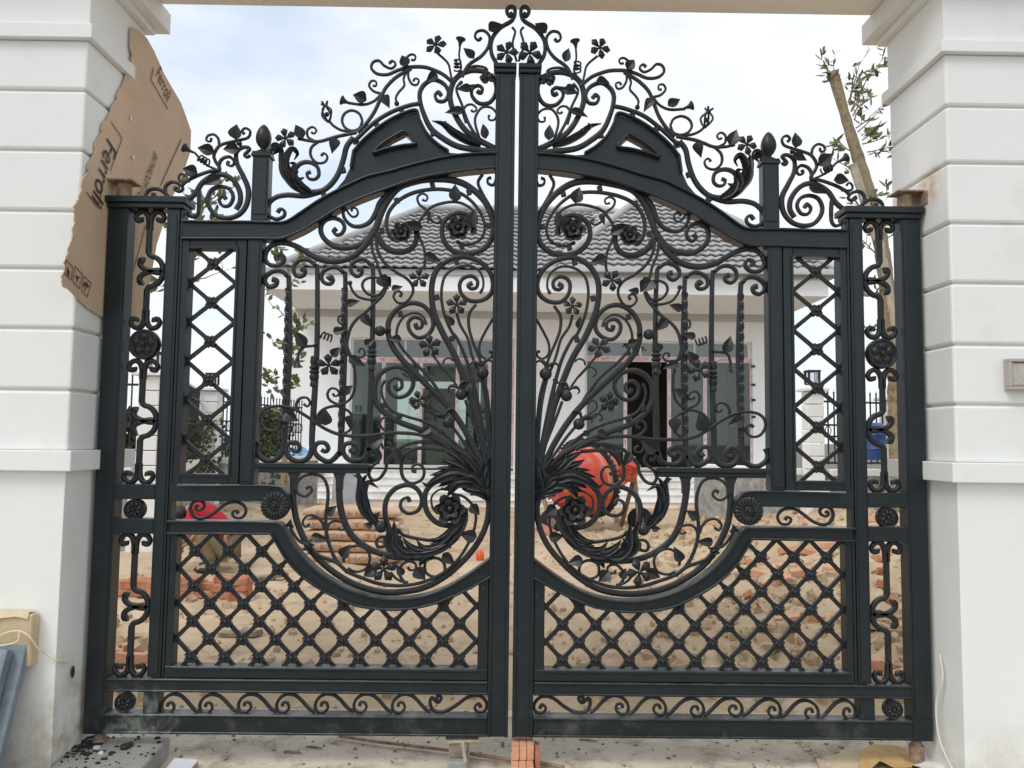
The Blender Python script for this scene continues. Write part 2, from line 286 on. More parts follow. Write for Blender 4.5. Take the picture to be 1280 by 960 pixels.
# forged bars: (path, width, depth, layer, end taper, start taper)
BARS = [
 # spirals below the arch
 ('C 628,372 640,340 652,300 672,250 705,195 760,138 850,106 960,98 1050,110 1120,145 1180,205 1215,275 1228,345 1212,410 1165,455 1095,472 1030,458 985,415 968,360 980,308 1015,276 1062,266 1106,284 1130,330 1128,372', 6.4, 20, .035, .7),
 ('C 745,406 712,385 694,340 692,300 708,252 755,203 835,164 940,148 1040,160 1105,196 1158,258 1184,330 1172,388 1130,420 1082,424 1042,408', 4.2, 14, .032, .7),
 ('C 632,350 650,375 668,412 702,445 760,460 812,444 838,408 838,362 812,332 776,326', 6.2, 20, .036, .6),
 ('C 632,345 610,380 570,418 520,438 460,440 412,420 375,382 366,340 384,305 425,290 465,304 483,335 472,365 447,376 430,358 444,342', 5.6, 18, .036, .6),
 ('C 712,158 660,212 640,258 612,305 575,328 532,332 500,314 478,282 476,250 486,228', 5, 16, .037, .6),
 ('C 490,246 503,266 520,282 540,280 549,262 540,242 522,240 516,256', 2.6, 9, .030, .8),
 ('C 628,360 602,408 562,455 510,490 450,507 390,505 330,485 280,455 230,428 180,414 130,420 95,450 85,490 105,520 145,526 175,510 180,484 160,470 140,482 148,497', 6.2, 20, .036, .6),
 # four uprights
 ('D 60,612 46,640 52,672 84,700 122,703 158,682 176,645 184,580 C 204,960 204,620 194,580 165,555 125,555 90,580 85,610 110,635 140,625 140,602 120,596', 6.2, 22, .038, .65, .7),
 ('D 226,652 246,656 258,636 240,612 203,618 190,650 214,692 260,705 300,686 318,640 321,560 C 344,960 345,570 335,530 300,502 260,502 231,525 228,560 250,585 280,575 280,552 262,546', 5.8, 20, .038, .65, .7),
 ('D 366,646 386,656 400,640 385,614 350,612 331,636 336,665 370,696 410,704 450,666 462,620 C 484,960 484,600 474,565 445,541 410,541 376,560 366,590 380,615 410,620 424,600 410,586 396,600', 5.8, 20, .038, .65, .7),
 ('D 506,646 521,660 540,654 541,630 510,614 480,625 474,660 499,696 540,704 580,690 600,646 606,600 C 624,880 625,560 610,520 575,497 540,505 515,530 515,560 540,582 565,570 565,550 546,546', 5.8, 20, .038, .65, .7),
 # middle spirals
 ('D 1196,742 1180,660 1152,545 1120,410 1050,215 1000,110 C 982,880 940,790 920,710 920,620 945,550 1000,502 1070,485 1150,505 1205,555 1225,620 1210,675 1165,703 1110,703 1070,670 1060,622 1080,590 1120,582 1148,606 1142,638 1115,644 1104,626 1124,616', 6.4, 20, .034, .55),
 ('D 1198,745 1185,640 1165,510 1142,390 1114,270 1085,180 1045,90 C 1020,860 985,780 968,700 970,630 990,575 1040,540 1100,530 1150,550 1174,590 1176,636 1160,668', 4.2, 14, .034, .6),
 ('D 1186,742 1150,678 1110,600 1060,512 1000,432 920,350 840,270 770,200 720,130 700,60 C 704,860 702,830 712,790 750,742 810,715 870,725 915,770 927,830 900,875 850,890 812,860 802,815 830,787 868,800 870,835 846,842 838,818', 6.2, 20, .036, .55),
 ('D 1176,742 1140,650 1080,540 1010,450 960,365 900,280 830,212 775,150 C 744,890 752,825 790,777 840,764 880,788 892,826', 4.0, 14, .036, .6),
 ('D 1166,762 1122,710 1060,658 960,600 860,552 760,512 690,470 645,420 632,360 645,292 690,247 750,236 808,265 828,320 800,370 750,386 710,360 705,315 735,290 768,305 770,338 746,346 738,326', 6.0, 20, .038, .55),
 ('D 1160,740 1090,672 1020,602 950,547 870,507 790,482 720,452 680,402 668,345 684,300', 4.0, 14, .038, .6),
 # sheaf stems
 ('C 1045,765 1062,825 1098,890 1115,960 D 1134,215 1166,300 1186,420 1198,560 1206,735', 3.2, 11, .028, 1),
 ('C 1140,722 1107,770 1105,840 1128,920 D 1150,170 1176,240', 3.4, 12, .030, 1),
 ('C 1225,788 1188,850 1160,910 1156,950 D 1166,178 1190,195 1214,188 1220,166 1204,156', 3.0, 10, .032, .8),
 ('D 1178,290 1198,400 1212,600 1212,740', 3.4, 12, .026, 1), ('D 1085,400 1120,500 1168,640 1196,745', 3.4, 12, .026, 1),
 ('D 1020,530 1066,592 1120,672 1176,748', 3.4, 12, .026, 1), ('D 1120,300 1140,420 1166,540 1192,660 1204,740', 3.4, 12, .030, 1),
 ('D 920,168 960,222 1006,276 1048,335', 2.6, 9, .026, 1), ('D 975,222 984,198 1010,190 1026,204', 2.2, 8, .026, .8), ('D 1004,278 960,232 930,238 920,262 938,276', 2.2, 8, .026, .8),
 ('D 870,412 900,450 930,478 985,492', 2.4, 9, .026, 1), ('D 985,480 940,452 914,428 918,402 942,394 956,410', 2.4, 9, .026, .8), ('D 960,492 920,458 892,466 888,486 902,490', 2.4, 9, .026, .8),
 # long vine and its curls
 ('D 1010,645 950,602 850,575 750,565 680,570 620,578 540,580 460,572 400,550 350,520 300,485 250,455 200,436 150,432 100,442 70,470 65,510 90,548 130,556 158,538 162,512 144,497 126,508', 4.0, 13, .026, .7),
 ('D 345,510 356,470 392,440 450,430 506,458 530,500 518,540 478,570', 3.2, 11, .028, .9),
 ('D 252,462 244,422 264,392 298,390 313,414 300,434 282,420', 3.2, 11, .026, .7), ('D 455,424 412,402 398,370 415,342 444,346 455,368 436,380 424,366', 3.0, 10, .026, .7),
 ('D 725,568 680,548 660,518 676,490 704,490 712,514 690,522', 3.0, 10, .026, .7), ('D 632,590 664,612 678,640 708,640 712,620 694,612', 3.0, 10, .026, .7),
 ('C 690,640 670,682 630,722 590,762 540,802 510,850 496,920 D 504,155 520,200 534,262 535,330 520,380 490,410 450,426', 3.4, 12, .024, .8),
 ('C 684,640 652,676 602,672 572,636 580,602 620,585 662,592', 3.2, 11, .026, .9), ('C 508,625 522,655 552,686 610,700 655,690', 3.0, 10, .024, 1),
 ('C 470,775 452,790 455,815 475,822 482,806', 2.4, 8, .024, .8),
 ('D 345,120 325,132 290,135 262,148 250,180 248,205', 3.0, 10, .022, 1), ('D 480,90 500,172 530,185 570,186 586,165 572,144 554,150 560,166', 3.0, 10, .024, .7),
 ('C 622,380 624,450 645,510 660,560 670,595', 3.2, 11, .030, 1), ('C 640,380 650,450 682,510 740,560 792,592 822,632 820,672 790,710 750,712 728,682 744,656 768,664 760,685', 3.6, 12, .030, .7),
 ('C 890,262 852,320 855,380 880,440 886,500 880,550', 3.2, 11, .024, 1), ('C 885,262 930,230 1000,212 1060,215 1110,240 1142,282 1140,322', 3.2, 11, .024, .8),
 ('C 892,250 856,222 848,188 872,170 897,184 890,206 872,200', 2.8, 10, .024, .7), ('C 898,262 912,298 945,316 964,298 948,284', 2.8, 10, .022, .7),
 ('C 1172,72 1150,112 1168,162 1202,222 1226,268', 3.6, 12, .038, 1), ('C 1242,70 1238,102 1224,124 1200,116 1198,94 1216,86', 3.6, 12, .038, .7),
 # half-round basket
 ('E 225,150 227,210 232,290 250,380 300,490 370,572 460,642 560,692 680,718 800,715 900,690 1000,630 1090,550 1150,470 1190,380 1204,290 1194,215', 5.8, 20, .038, 1),
 ('E 453,150 456,220 462,290 482,370 522,440 582,490 652,526 740,548 830,550', 6.2, 22, .036, .8),
 ('E 500,625 440,560 402,470 388,395 390,330 400,250 395,190 370,145 320,130 270,145 240,185 250,225 288,241 320,216 310,192 290,202', 3.8, 13, .028, .7),
 ('E 482,572 480,535 500,505 545,488 592,508 610,552 592,602 545,620 500,605', 3.0, 10, .028, .9),
 ('E 300,480 350,535 440,572 500,620 570,650 650,675 740,687 830,681 900,661 980,620 1040,570 1090,500 1125,420 1138,340 1118,280 1072,240 1020,232', 3.8, 13, .026, .8),
 ('E 382,408 370,372 340,342 300,340 275,370 288,396 310,380', 3.0, 10, .028, .7), ('E 393,420 400,386 430,365 470,372 486,392 470,412 448,402', 3.0, 10, .028, .7),
 ('E 700,395 686,345 684,290 700,240 740,200 800,184 850,210 870,262 850,312 800,326 765,300 768,262 798,248 810,270', 5.0, 17, .040, .6),
 ('E 1040,365 1005,385 945,372 902,330 885,280 890,220 925,178 965,150', 5.2, 17, .036, 1),
 ('F 520,392 330,372 180,375 80,430 25,520 15,620 40,710 110,765 190,760 255,720 280,640 255,575 195,550 145,580 150,625 190,635', 4.2, 15, .040, .7),
 ('F 540,345 400,308 250,300 110,318 10,360 D 700,700 690,745 660,790 625,800 605,772 620,735 650,710 665,680 650,650 625,640 608,660 620,684 636,676', 4.0, 14, .040, .7),
 ('E 690,490 650,495 640,468 660,445 695,448 708,470 694,488 678,478', 3.4, 12, .032, .7),
 ('E 882,600 890,565 930,548 970,562 985,600 965,635 925,642 892,625 880,598', 3.2, 11, .028, .9),
 ('E 790,680 762,640 765,595 800,568 836,578 838,605 812,612 800,596', 3.2, 11, .028, .7), ('E 715,620 740,650 770,668 800,672', 2.6, 9, .026, .9),
 ('M 962,250 942,350 862,440 740,480 600,470 480,440 425,395', 3.8, 14, .030, .9),
 ('M 966,225 955,350 885,470 760,560 620,602 480,598', 6.5, 22, .026, .7),
 ('E 545,128 566,170 572,250 592,322 650,385', 6.5, 20, .030, 1, .6),
 ('E 948,330 924,300 918,250 940,220 980,200', 2.4, 8, .024, .8), ('E 208,380 225,425 262,470 310,485', 3.0, 10, .024, 1),
 # crest
 ('A 292,800 400,700 500,640 600,602 668,590', 4.4, 18, .030, 1),
 ('B 1196,190 1160,240 1140,320 1110,400 1065,460 1010,496 930,502 870,482 825,440 796,380 784,320 784,276 760,258 725,262 716,288', 5.2, 20, .030, .9),
 ('B 1010,500 920,525 820,519 750,535 708,580 708,630 750,656 795,645 806,616 782,598 762,620', 5.0, 18, .034, .6),
 ('B 890,470 862,430 866,375 900,340 950,335 992,360 1000,405 975,430 942,425 934,398 955,388', 4.6, 16, .032, .6),
 ('A 1102,868 1000,858 880,838 790,790 722,730 682,640 664,570 666,520 692,480 740,456 800,480 826,530 806,574 765,576 750,545 768,526 786,546', 5.6, 20, .034, .55),
 ('A 1105,858 1000,800 920,740 860,650 835,560 850,480 890,430 960,402 1040,412 1092,462 1096,532 1060,586 1000,592 960,550 965,506 998,490 1022,510 1008,532 990,522', 5.6, 20, .036, .55),
 ('A 862,482 800,430 740,402 680,385 600,384 540,400 480,425 420,421 386,390 396,355 430,346 460,374 500,390 525,366 506,346 488,362', 4.0, 13, .030, .6),
 ('A 596,390 580,352 592,322 616,310 636,322 630,344 612,340', 2.8, 10, .028, .7), ('A 598,400 596,440 616,480 645,486 656,460 636,450 624,466', 2.8, 10, .028, .7),
 ('A 588,405 570,450 574,490 540,530 525,560 530,590', 2.6, 9, .028, 1), ('A 612,392 530,440 470,500 440,560 402,640 350,710 305,755', 4.0, 13, .028, 1),
 ('A 442,535 400,522 372,490 386,462 412,466 412,490 394,490', 2.8, 10, .028, .7), ('A 440,540 400,578 340,598 255,590', 3.0, 10, .028, 1),
 ('A 333,690 316,730 275,746 234,728 217,688 234,648 275,632 316,650 333,688', 3.0, 10, .028, 1), ('A 300,745 222,745 170,720 142,690', 3.0, 10, .028, 1),
 ('A 300,755 200,776 B 1060,197 1000,214 930,210 880,196', 3.8, 13, .028, .8),
 ('B 972,212 936,190 932,150 960,132 983,150 970,170 954,162', 2.8, 10, .028, .7), ('B 1000,212 956,250 954,300 990,336 1035,330 1050,300 1030,280 1012,296', 3.2, 11, .028, .7),
 ('A 760,305 820,360 838,420 850,475', 2.6, 9, .026, 1), ('A 890,265 886,320 900,385 880,425 858,445', 2.2, 8, .026, 1),
 ('A 905,440 940,372 1010,320 1050,270 1060,212 1030,176 990,180 976,210 995,230 1012,214', 3.8, 13, .026, .7), ('A 925,400 975,376 1030,382 1050,400', 3.0, 10, .028, .8),
 ('A 1100,362 1070,300 1074,225 1120,162 1188,118 1206,72 1196,42 1172,42 1158,66 1174,90 1192,76', 4.4, 20, .034, .9),
 ('A 1190,155 1208,182 1194,242 1202,300 1216,352', 2.6, 9, .026, 1),
 ('A 1002,805 940,702 902,600 872,510 905,465', 3.4, 12, .028, .8), ('A 1004,795 978,702 986,652 1020,614 1070,616 1100,652 1085,686 1056,682 1058,658', 3.0, 10, .028, .7),
 ('A 925,702 908,640 928,604 962,600 985,622 970,640 954,630', 2.8, 10, .028, .7), ('A 905,500 960,490 1000,488', 2.6, 9, .026, 1),
 # crest outside the finial post
 ('B 608,292 590,304 575,290 605,255 568,246 530,275 532,340 566,410 598,490 590,572 550,630 490,652 420,640 375,592 364,540 388,490 440,474 490,490 511,535 490,580 450,582 430,548 452,524 468,545', 5.2, 18, .034, .6, .5),
 ('B 235,560 290,512 332,450 390,412 455,406 512,440 548,500 552,560 528,606', 5.0, 17, .038, 1),
 ('B 430,400 428,345 450,312 490,302 516,330 502,354 476,346 484,326', 3.8, 13, .036, .7),
 ('B 212,470 240,442 300,410 370,386 430,374 408,330 400,292 430,242 480,220 540,206 594,190 606,155 580,136 560,150 572,170', 3.8, 13, .030, .7),
 ('B 432,246 426,200 400,176 366,184 357,210 380,216 386,196', 3.0, 10, .028, .7), ('B 262,440 206,440 200,412 220,396 233,414', 2.8, 10, .028, .7),
 ('B 262,268 292,282 318,312 360,350 412,376', 2.6, 9, .026, 1),
 ('B 160,550 122,510 82,486 36,490 15,520 36,546 65,540 60,516 44,520', 4.2, 15, .034, .7), ('B 160,546 126,510 126,470 160,446 206,460 221,486 200,501 176,490 186,473', 4.0, 14, .036, .7),
 ('B 312,500 314,560 310,620 290,646 260,640 254,620', 4.4, 16, .036, .7),
 # scroll in the slot between the rails
 ('I 790,500 778,488 768,505 785,522 820,508 825,478 795,458 752,470 735,510 760,560 810,576 870,556 930,512 980,476 1040,466 1090,490 1105,530 1080,570 1032,570 1015,540 1040,525 1056,546', 3.6, 13, .034, .8, .8),
]
WAVE = [(262,396),(240,383),(210,350),(185,332),(155,329),(128,345),(116,370),(122,392),(145,397),(163,382),(158,362),(142,360),(138,374)]
for k in range(-2, 5):
    BARS.append(('K ' + ' '.join('%g,%g' % (a+146.5*k, b) for a, b in WAVE), 3.5, 16, .034, .7))
BARS.append(('K 876,358 872,334 890,342 876,360 852,342 846,366 862,392 900,394 940,374 988,340 1032,335 1058,360 1054,390 1028,396 1014,380 1028,364 1038,380', 3.8, 16, .036, .7, .7))
# leaves: sheet, u, v, length, width, direction (deg, image, 90 = up)
LEAVES = ['C 925,490 20 12 -25', 'C 1035,165 20 16 110', 'C 680,612 20 17 -60', 'C 525,714 16 11 10', 'C 595,805 17 12 -60', 'C 262,895 20 14 120', 'C 700,610 14 10 -70',
 'C 810,330 26 13 170', 'C 1120,295 22 15 60', 'C 908,288 15 7 -110', 'D 500,345 14 11 40', 'D 545,210 20 11 -20', 'D 440,160 15 12 60', 'D 218,485 17 15 -30', 'D 388,485 19 18 70', 'D 518,510 17 15 -100', 'D 645,605 20 17 40',
 'D 750,680 18 12 -70', 'D 880,560 15 9 -150', 'D 1090,330 14 9 60', 'D 830,420 14 10 150', 'D 735,95 14 10 160', 'C 1010,800 14 9 100', 'D 610,110 12 9 30', 'C 745,640 13 9 20', 'E 760,610 13 10 120', 'E 700,470 13 10 -30', 'D 460,55 17 10 20', 'E 418,310 15 11 40', 'E 358,450 20 11 -5', 'E 490,515 18 13 60', 'E 610,620 16 15 -140', 'E 862,630 16 16 -40', 'E 1005,555 17 12 -40', 'E 1100,435 18 14 170', 'E 1135,310 15 14 -60', 'E 640,340 12 9 60', 'E 600,385 10 8 180',
 'A 318,556 17 13 150', 'A 470,580 17 12 -60', 'A 572,345 16 13 120', 'A 728,448 17 12 200', 'A 940,300 16 12 120', 'A 1092,152 16 13 30', 'A 1042,440 15 14 50', 'A 915,508 17 13 190', 'A 858,636 20 10 190', 'A 1030,746 17 11 100', 'A 172,830 17 13 -100',
 'B 885,155 19 14 110', 'B 1088,238 18 13 -110', 'B 525,155 19 15 80', 'B 350,262 20 15 150', 'B 260,380 19 14 160', 'B 388,440 20 13 -160', 'B 496,255 17 14 190']
FLOWERS = ['C 855,592 11.5', 'C 1045,722 11.5', 'D 912,130 12', 'D 855,400 11', 'D 405,228 12', 'E 680,605 14', 'A 750,258 12.5', 'A 1158,300 13', 'B 810,196 12', 'O 740,390 9']
ROSES = ['C 1052,342 14', 'C 768,365 12', 'E 1010,305 17']
BALLS = ['C 660,855 7', 'C 510,615 3.2', 'E 665,392 8', 'A 530,592 3.4', 'B 545,225 3.6']
BELLS = [('A 260,590', 'A 215,572', 6), ('A 890,262', 'A 896,222', 6.4), ('B 275,274', 'B 230,250', 6), ('D 248,196', 'D 250,238', 6), ('E 225,395', 'E 200,375', 6)]
BUDS = ['D 1172,265 8 100', 'D 1066,372 7.5 110', 'D 1000,512 7.5 115']
SPACERS = ['A 560,640', 'A 415,716', 'A 298,800', 'A 735,762', 'B 1205,212', 'B 1140,380', 'B 1025,515', 'C 744,206', 'C 922,130', 'C 1104,162', 'C 1204,332', 'C 1070,436', 'C 1044,512', 'C 944,686', 'C 764,770', 'C 1022,892', 'C 670,352', 'D 680,425', 'D 756,482', 'D 962,558', 'D 1120,300']
BLADES = [  # acanthus blades: path, width, layer
 ('F 960,770 820,662 650,618 500,598 402,600', 7, .006), ('F 940,785 800,690 640,640 480,652 340,678', 8, .0), ('F 930,800 760,690 600,660 430,725 320,790 250,756', 10, -.006),
 ('F 920,800 760,720 620,722 500,775 436,806', 8, -.002), ('F 930,810 780,745 650,745 560,820 470,845', 8, .004), ('F 940,820 800,760 660,770 590,850 538,925', 9, -.004),
 ('F 900,725 760,622 640,560 540,520 478,480', 8.5, .010), ('F 880,692 760,582 660,482 560,420 506,396', 8, .014), ('F 882,684 800,560 720,480 688,412', 7.5, .012),
 ('F 1002,960 960,860 860,800 760,788 690,790', 7.5, -.002), ('F 1004,940 940,872 840,850 740,832 698,800', 7, -.006), ('F 1002,950 930,892 860,880 800,908', 6, .0),
 ('F 1000,885 930,742 950,640 992,555', 7, .002), ('F 1012,855 978,742 1012,648', 6, -.002), ('F 1022,905 970,802 1012,690', 5, -.006), ('F 960,820 860,690 840,600 780,540', 7, .008), ('F 960,830 880,740 800,690 700,700', 8, -.010),
 ('M 962,225 952,320 900,410 830,470 735,512', 9, .004), ('M 942,330 880,420 800,500 686,512', 8, -.002), ('M 900,430 800,522 680,570 560,580 465,560', 9, .0), ('M 850,480 740,540 640,540 578,478', 7, -.006),
 ('M 720,552 600,560 520,520 468,458', 7, -.004), ('M 620,580 500,580 430,520 410,430 400,325', 9, .0), ('M 480,570 400,560 360,500 370,420 328,308', 8, .004), ('M 462,542 440,472 462,448', 6, -.006),
 ('M 842,500 850,552', 3, .004), ('M 700,582 600,620 520,632', 6, .006), ('M 722,590 640,632 600,692', 5.5, .002), ('M 900,330 840,420 760,470 690,470', 6, .0), ('M 560,565 480,590 380,575', 6, .004),
 ('F 985,962 1000,800 1020,620 1030,470', 8, .012), ('F 1034,962 1032,720 1032,440', 7, .016), ('F 930,850 955,730 968,600 975,520', 8, .014), ('F 960,900 900,760 880,640 870,560', 8, .016), ('F 1010,960 1000,900 975,850 940,800', 8, .002),
 ('E 655,385 592,325 566,260 562,190 556,150 526,136', 8, .008), ('E 650,378 588,300 582,220 604,172 652,200', 7.5, .002), ('E 640,372 575,290 562,215 578,160 600,128', 8, .012), ('E 655,388 610,330 596,270 592,215', 6, -.002),
 ('B 905,494 840,420 812,340 846,262 878,286 858,318', 8, .012), ('B 880,484 812,400 796,320 790,245', 8.5, .008), ('B 900,490 850,420 862,350 828,336', 6.5, .004), ('B 925,496 880,450 915,418', 6, .002), ('B 950,500 900,470 870,420 880,380', 6.5, .000),
 ('B 720,266 750,240 770,262 735,290', 6, .012),
 ('A 1010,832 930,806 850,760 800,715 732,690', 7.5, .022), ('A 980,822 900,800 862,782', 4, .020), ('A 880,790 845,750 850,722', 5, .018), ('A 830,745 800,715 812,690', 4.5, .018), ('A 950,812 880,770 878,745', 4, .020)]
BLADES = [b for b in BLADES if b[1] > 1]

KNOTME = {}
WS = 1.27
def gate_leaf(side):
    sx = -side                                      # the drawing is of the leaf at x < 0
    root = thing('gate_leaf', 'left leaf of the dark wrought iron double gate, hung beside the cardboard' if side < 0 else
                 'right leaf of the dark wrought iron double gate, hung nearest the wall lamp', 'gate', (side*2.25, 0, 0), 'two leaves of the ornate iron gate')
    BASE[root] = Vector((side*2.25, 0, 0))
    def W3(p, Y): v = at(p[0], p[1], Y); v.x *= sx; return v
    amp = .9 if side < 0 else 2.0
    def wob(p):
        q = Vector((p[0]*.022, p[1]*.022, 3.7+side*5)); return (p[0]+amp*noise.noise(q), p[1]+amp*noise.noise(q+Vector((9, 4, 2))))
    def X(x, y, Y=0): return at(x, y, Y).x
    def Zc(y, x=220, Y=0): return at(x, y, Y).z
    def fbox(name, x0, x1, z0, z1, y0=0, y1=.08, bevel=.003, parts=None):
        m = MB(); a, b = sorted((x0*sx, x1*sx)); m.box(a, b, y0, y1, z0, z1)
        for q in (parts or []):
            a, b = sorted((q[0]*sx, q[1]*sx)); m.box(a, b, q[2], q[3], q[4], q[5])
        return m.build(name, IRON, root, bevel=bevel)
    def sweep(name, pts, w, d, Y, te=1., ts=1., mat_=IRON2, snub=True, flat=False):
        P = catmull([Vector(wob((a, b)) if snub else (a, b)) for a, b in pts], 2.2); n = len(P); Q = [W3(p, Y) for p in P]; m = MB(); vs = []
        ln = [0]
        for i in range(1, n): ln.append(ln[-1]+(Q[i]-Q[i-1]).length)
        T = ln[-1]
        for i in range(n):
            t = (Q[min(i+1, n-1)]-Q[max(i-1, 0)]); t.y = 0; t.normalize(); nn = Vector((-t.z, 0, t.x))
            u = ln[i]/T; k = 1.
            k *= 1-(1-te)*min(1, max(0, (u-.35)/.6)); k *= 1-(1-ts)*min(1, max(0, (.3-u)/.3))
            if snub and te < .95 and T-ln[i] < w*PXM*1.3: k *= 1.35
            h = w*(WS if w >= 4.5 else 1.14)*PXM*.5*k; dd = d*.00055; c = min(h, dd)*.38
            for a, b in ((h, dd-c), (h-c, dd), (-h+c, dd), (-h, dd-c), (-h, -dd+c), (-h+c, -dd), (h-c, -dd), (h, -dd+c)):
                vs.append(Q[i]+nn*a+Vector((0, b, 0)))
        fs = [(i*8+j, i*8+(j+1) % 8, (i+1)*8+(j+1) % 8, (i+1)*8+j) for i in range(n-1) for j in range(8)]+[tuple(range(7, -1, -1)), tuple(range((n-1)*8, n*8))]
        m.add(vs, fs); return m.build(name, mat_, root, smooth=True, angle=50)
    def strip(name, pts, w, Y0, Y1): return sweep(name, pts, w/1.14, (Y1-Y0)*2000, (Y0+Y1)/2, snub=False, mat_=IRON)
    def band(name, top, bot, y0, y1, n=60):
        def rs(P):
            P = catmull([Vector(p) for p in P], 3); l = [0]
            for i in range(1, len(P)): l.append(l[-1]+(P[i]-P[i-1]).length)
            o = []; j = 0
            for i in range(n):
                s = l[-1]*i/(n-1)
                while j < len(l)-2 and l[j+1] < s: j += 1
                o.append(P[j].lerp(P[j+1], (s-l[j])/max(1e-6, l[j+1]-l[j])))
            return o
        a, b = rs(top), rs(bot); vs = []
        for i in range(n):
            A, B = W3(a[i], 0), W3(b[i], 0)
            vs += [Vector((A.x, y0, A.z)), Vector((B.x, y0, B.z)), Vector((B.x, y1, B.z)), Vector((A.x, y1, A.z))]
        fs = [(i*4+j, i*4+(j+1) % 4, (i+1)*4+(j+1) % 4, (i+1)*4+j) for i in range(n-1) for j in range(4)]+[(3, 2, 1, 0), tuple(range((n-1)*4, n*4))]
        return MB().add(vs, fs).build(name, IRON, root, bevel=.002)
    # ---- frame
    xo, xp = -2.25, -2.14
    zt = 2.823
    fbox('hanging_post', xo, xp, 0.0, zt, 0, .09, .004, [(xo+.012, xp-.012, -.006, 0, .12, zt-.02)])
    fbox('post_cap', xo-.012, X(234, 255), 2.85, 2.885, -.035, .115, .004, [(xo, X(231, 255), -.018, .10, zt, 2.85)])
    x1, x2 = -1.927, -1.856
    fbox('stile', x1, x2, .296, zt, 0, .08, .004, [(x2+.003, x2+.018, .004, .075, .296, zt), (x1+.012, x2-.012, -.006, 0, .31, zt-.03)])
    xs = x2+.018
    # top rail with its rising arch
    top = parse('B 216,664 400,668 600,668 720,672 790,671 835,655 900,612 1000,545 1100,490 1200,442 1280,408 A 500,970 550,955 700,915 850,885 1000,872 1105,869')
    bot = parse('C -330,398 -100,398 60,398 130,400 180,394 235,373 300,340 400,277 480,232 600,182 700,146 800,111 900,86 1000,69 1100,56 1240,43')
    top[0] = (228.2, top[0][1]); bot[0] = (227.5, bot[0][1])
    band('arch_rail', top, bot, .004, .082, 70)
    strip('moulding', [(a, b+1.2) for a, b in top], 2.6, -.008, .004); strip('moulding', [(a, b-1.2) for a, b in bot], 2.6, -.008, .004)
    # lattice window frame
    xa, xb, xc, xd = xs, -1.797, -1.538, -1.482
    z0, z1, z2, z3 = 1.315, 1.369, 2.603, 2.664
    fbox('window_stile', xa+.002, xb, z0, z3, .004, .082); fbox('window_stile', xc, xd, z0, z3, .004, .082)
    fbox('window_rail', xb, xc, z2, z3, .006, .08); fbox('window_rail', xb, xc, z0, z1, .006, .08)
    m = MB()
    for (a, b, c, d) in ((xb-.012, xb, z1-.012, z2+.012), (xc, xc+.012, z1-.012, z2+.012), (xb, xc, z2, z2+.012), (xb, xc, z1-.012, z1)):
        p, q = sorted((a*sx, b*sx)); m.box(p, q, -.004, .0045, c, d)
    m.build('moulding', IRON, root)
    xe, xf = -1.476, -1.397
    fbox('stile', xe, xf, 1.312, z3-.004, 0, .078, .004, [(xe+.012, xf-.012, -.006, 0, 1.33, z3-.02), (xd+.001, xe-.001, .012, .07, 1.315, z3)])
    # rails
    zr = [1.219, 1.309, 1.045, 1.126]
    fbox('rail', xp, x1, zr[0]+.01, zr[1], .002, .08, .003); fbox('rail', xp, x1, zr[2], zr[3], .002, .08, .003)
    band('rail', [(211, 607), (260, 607), (338, 607.5), (352, 611.5), (361, 621), (365, 636)], [(211, 626.5), (260, 626.5), (326, 626.5), (336, 627.5), (342, 631), (345, 638)], .003, .08, 60)
    strip('moulding', [(228, 607.6), (337, 607.6), (355, 613.5)], 2, -.008, .004)
    ltop = parse('P 210,650.5 260,651 310,651.5 E 110,370 150,372 178,400 230,490 300,572 400,652 520,711 650,746 780,751 900,731 1000,691 1100,631 1210,552')
    lbot = parse('P 210,668 260,668 300,668.5 E 90,434 118,438 150,492 200,571 290,661 400,731 520,786 650,809 780,811 900,791 1000,756 1080,721 1210,650')
    band('basket_rail', ltop, lbot, .004, .082, 90)
    strip('moulding', [(a, b+1.2) for a, b in ltop], 2.4, -.008, .004); strip('moulding', [(a, b-1.2) for a, b in lbot], 2.4, -.008, .004)
    xg, xh = -1.80, -.178
    fbox('stile', xs+.002, xg, .352, zr[2]+.03, .006, .08, .003)
    fbox('stile', xh, -.122, .352, .865, .006, .08, .003)
    fbox('rail', xs+.002, -.122, .294, .353, .003, .082, .003, [(xg, xh, -.003, .003, .335, .352)])
    fbox('rail', xp, -.122, .221, .288, .0, .085, .003, [(xp, -.122, -.008, 0, .221, .232), (xp, -.122, -.008, 0, .277, .288)])
    fbox('rail', xp, -.122, .006, .106, .0, .085, .003, [(xp, -.122, -.008, 0, .006, .018), (xp, -.122, -.008, 0, .094, .106)])
    fbox('short_post', X(178, 880), X(197, 880), .106, .221, .004, .078, .003)
    # meeting stile and its cap
    fbox('meeting_stile', -.121, -.011, .004, 3.625, 0, .08, .004, [(-.121, -.101, -.008, 0, .004, 3.62), (-.031, -.011, -.008, 0, .004, 3.62)])
    fbox('meeting_stile_cap', -.135, -.006, 3.648, 3.675, -.028, .105, .004, [(-.128, -.009, -.016, .095, 3.625, 3.648)])
    # finial post
    a, b = X(313.8, 240), X(334.5, 240)
    fbox('finial_post', a, b, Zc(276, 325), 3.13, .008, .078, .004, [(a-.008, b+.008, -.002, .088, 3.13, 3.148), (a-.004, b+.004, .002, .084, 3.148, 3.16), (a+.01, b-.01, .003, .008, 2.80, 3.11)])
    c = (a+b)/2*sx
    MB().lathe([(0, .034), (.008, .036), (.016, .016), (.03, .018), (.042, .030), (.062, .041), (.085, .044), (.108, .041), (.13, .033), (.15, .021), (.163, .008), (.166, .001)], (c, .043, 3.16), (0, 0, 1), 14).build('finial', IRON2, root, smooth=True, angle=60)
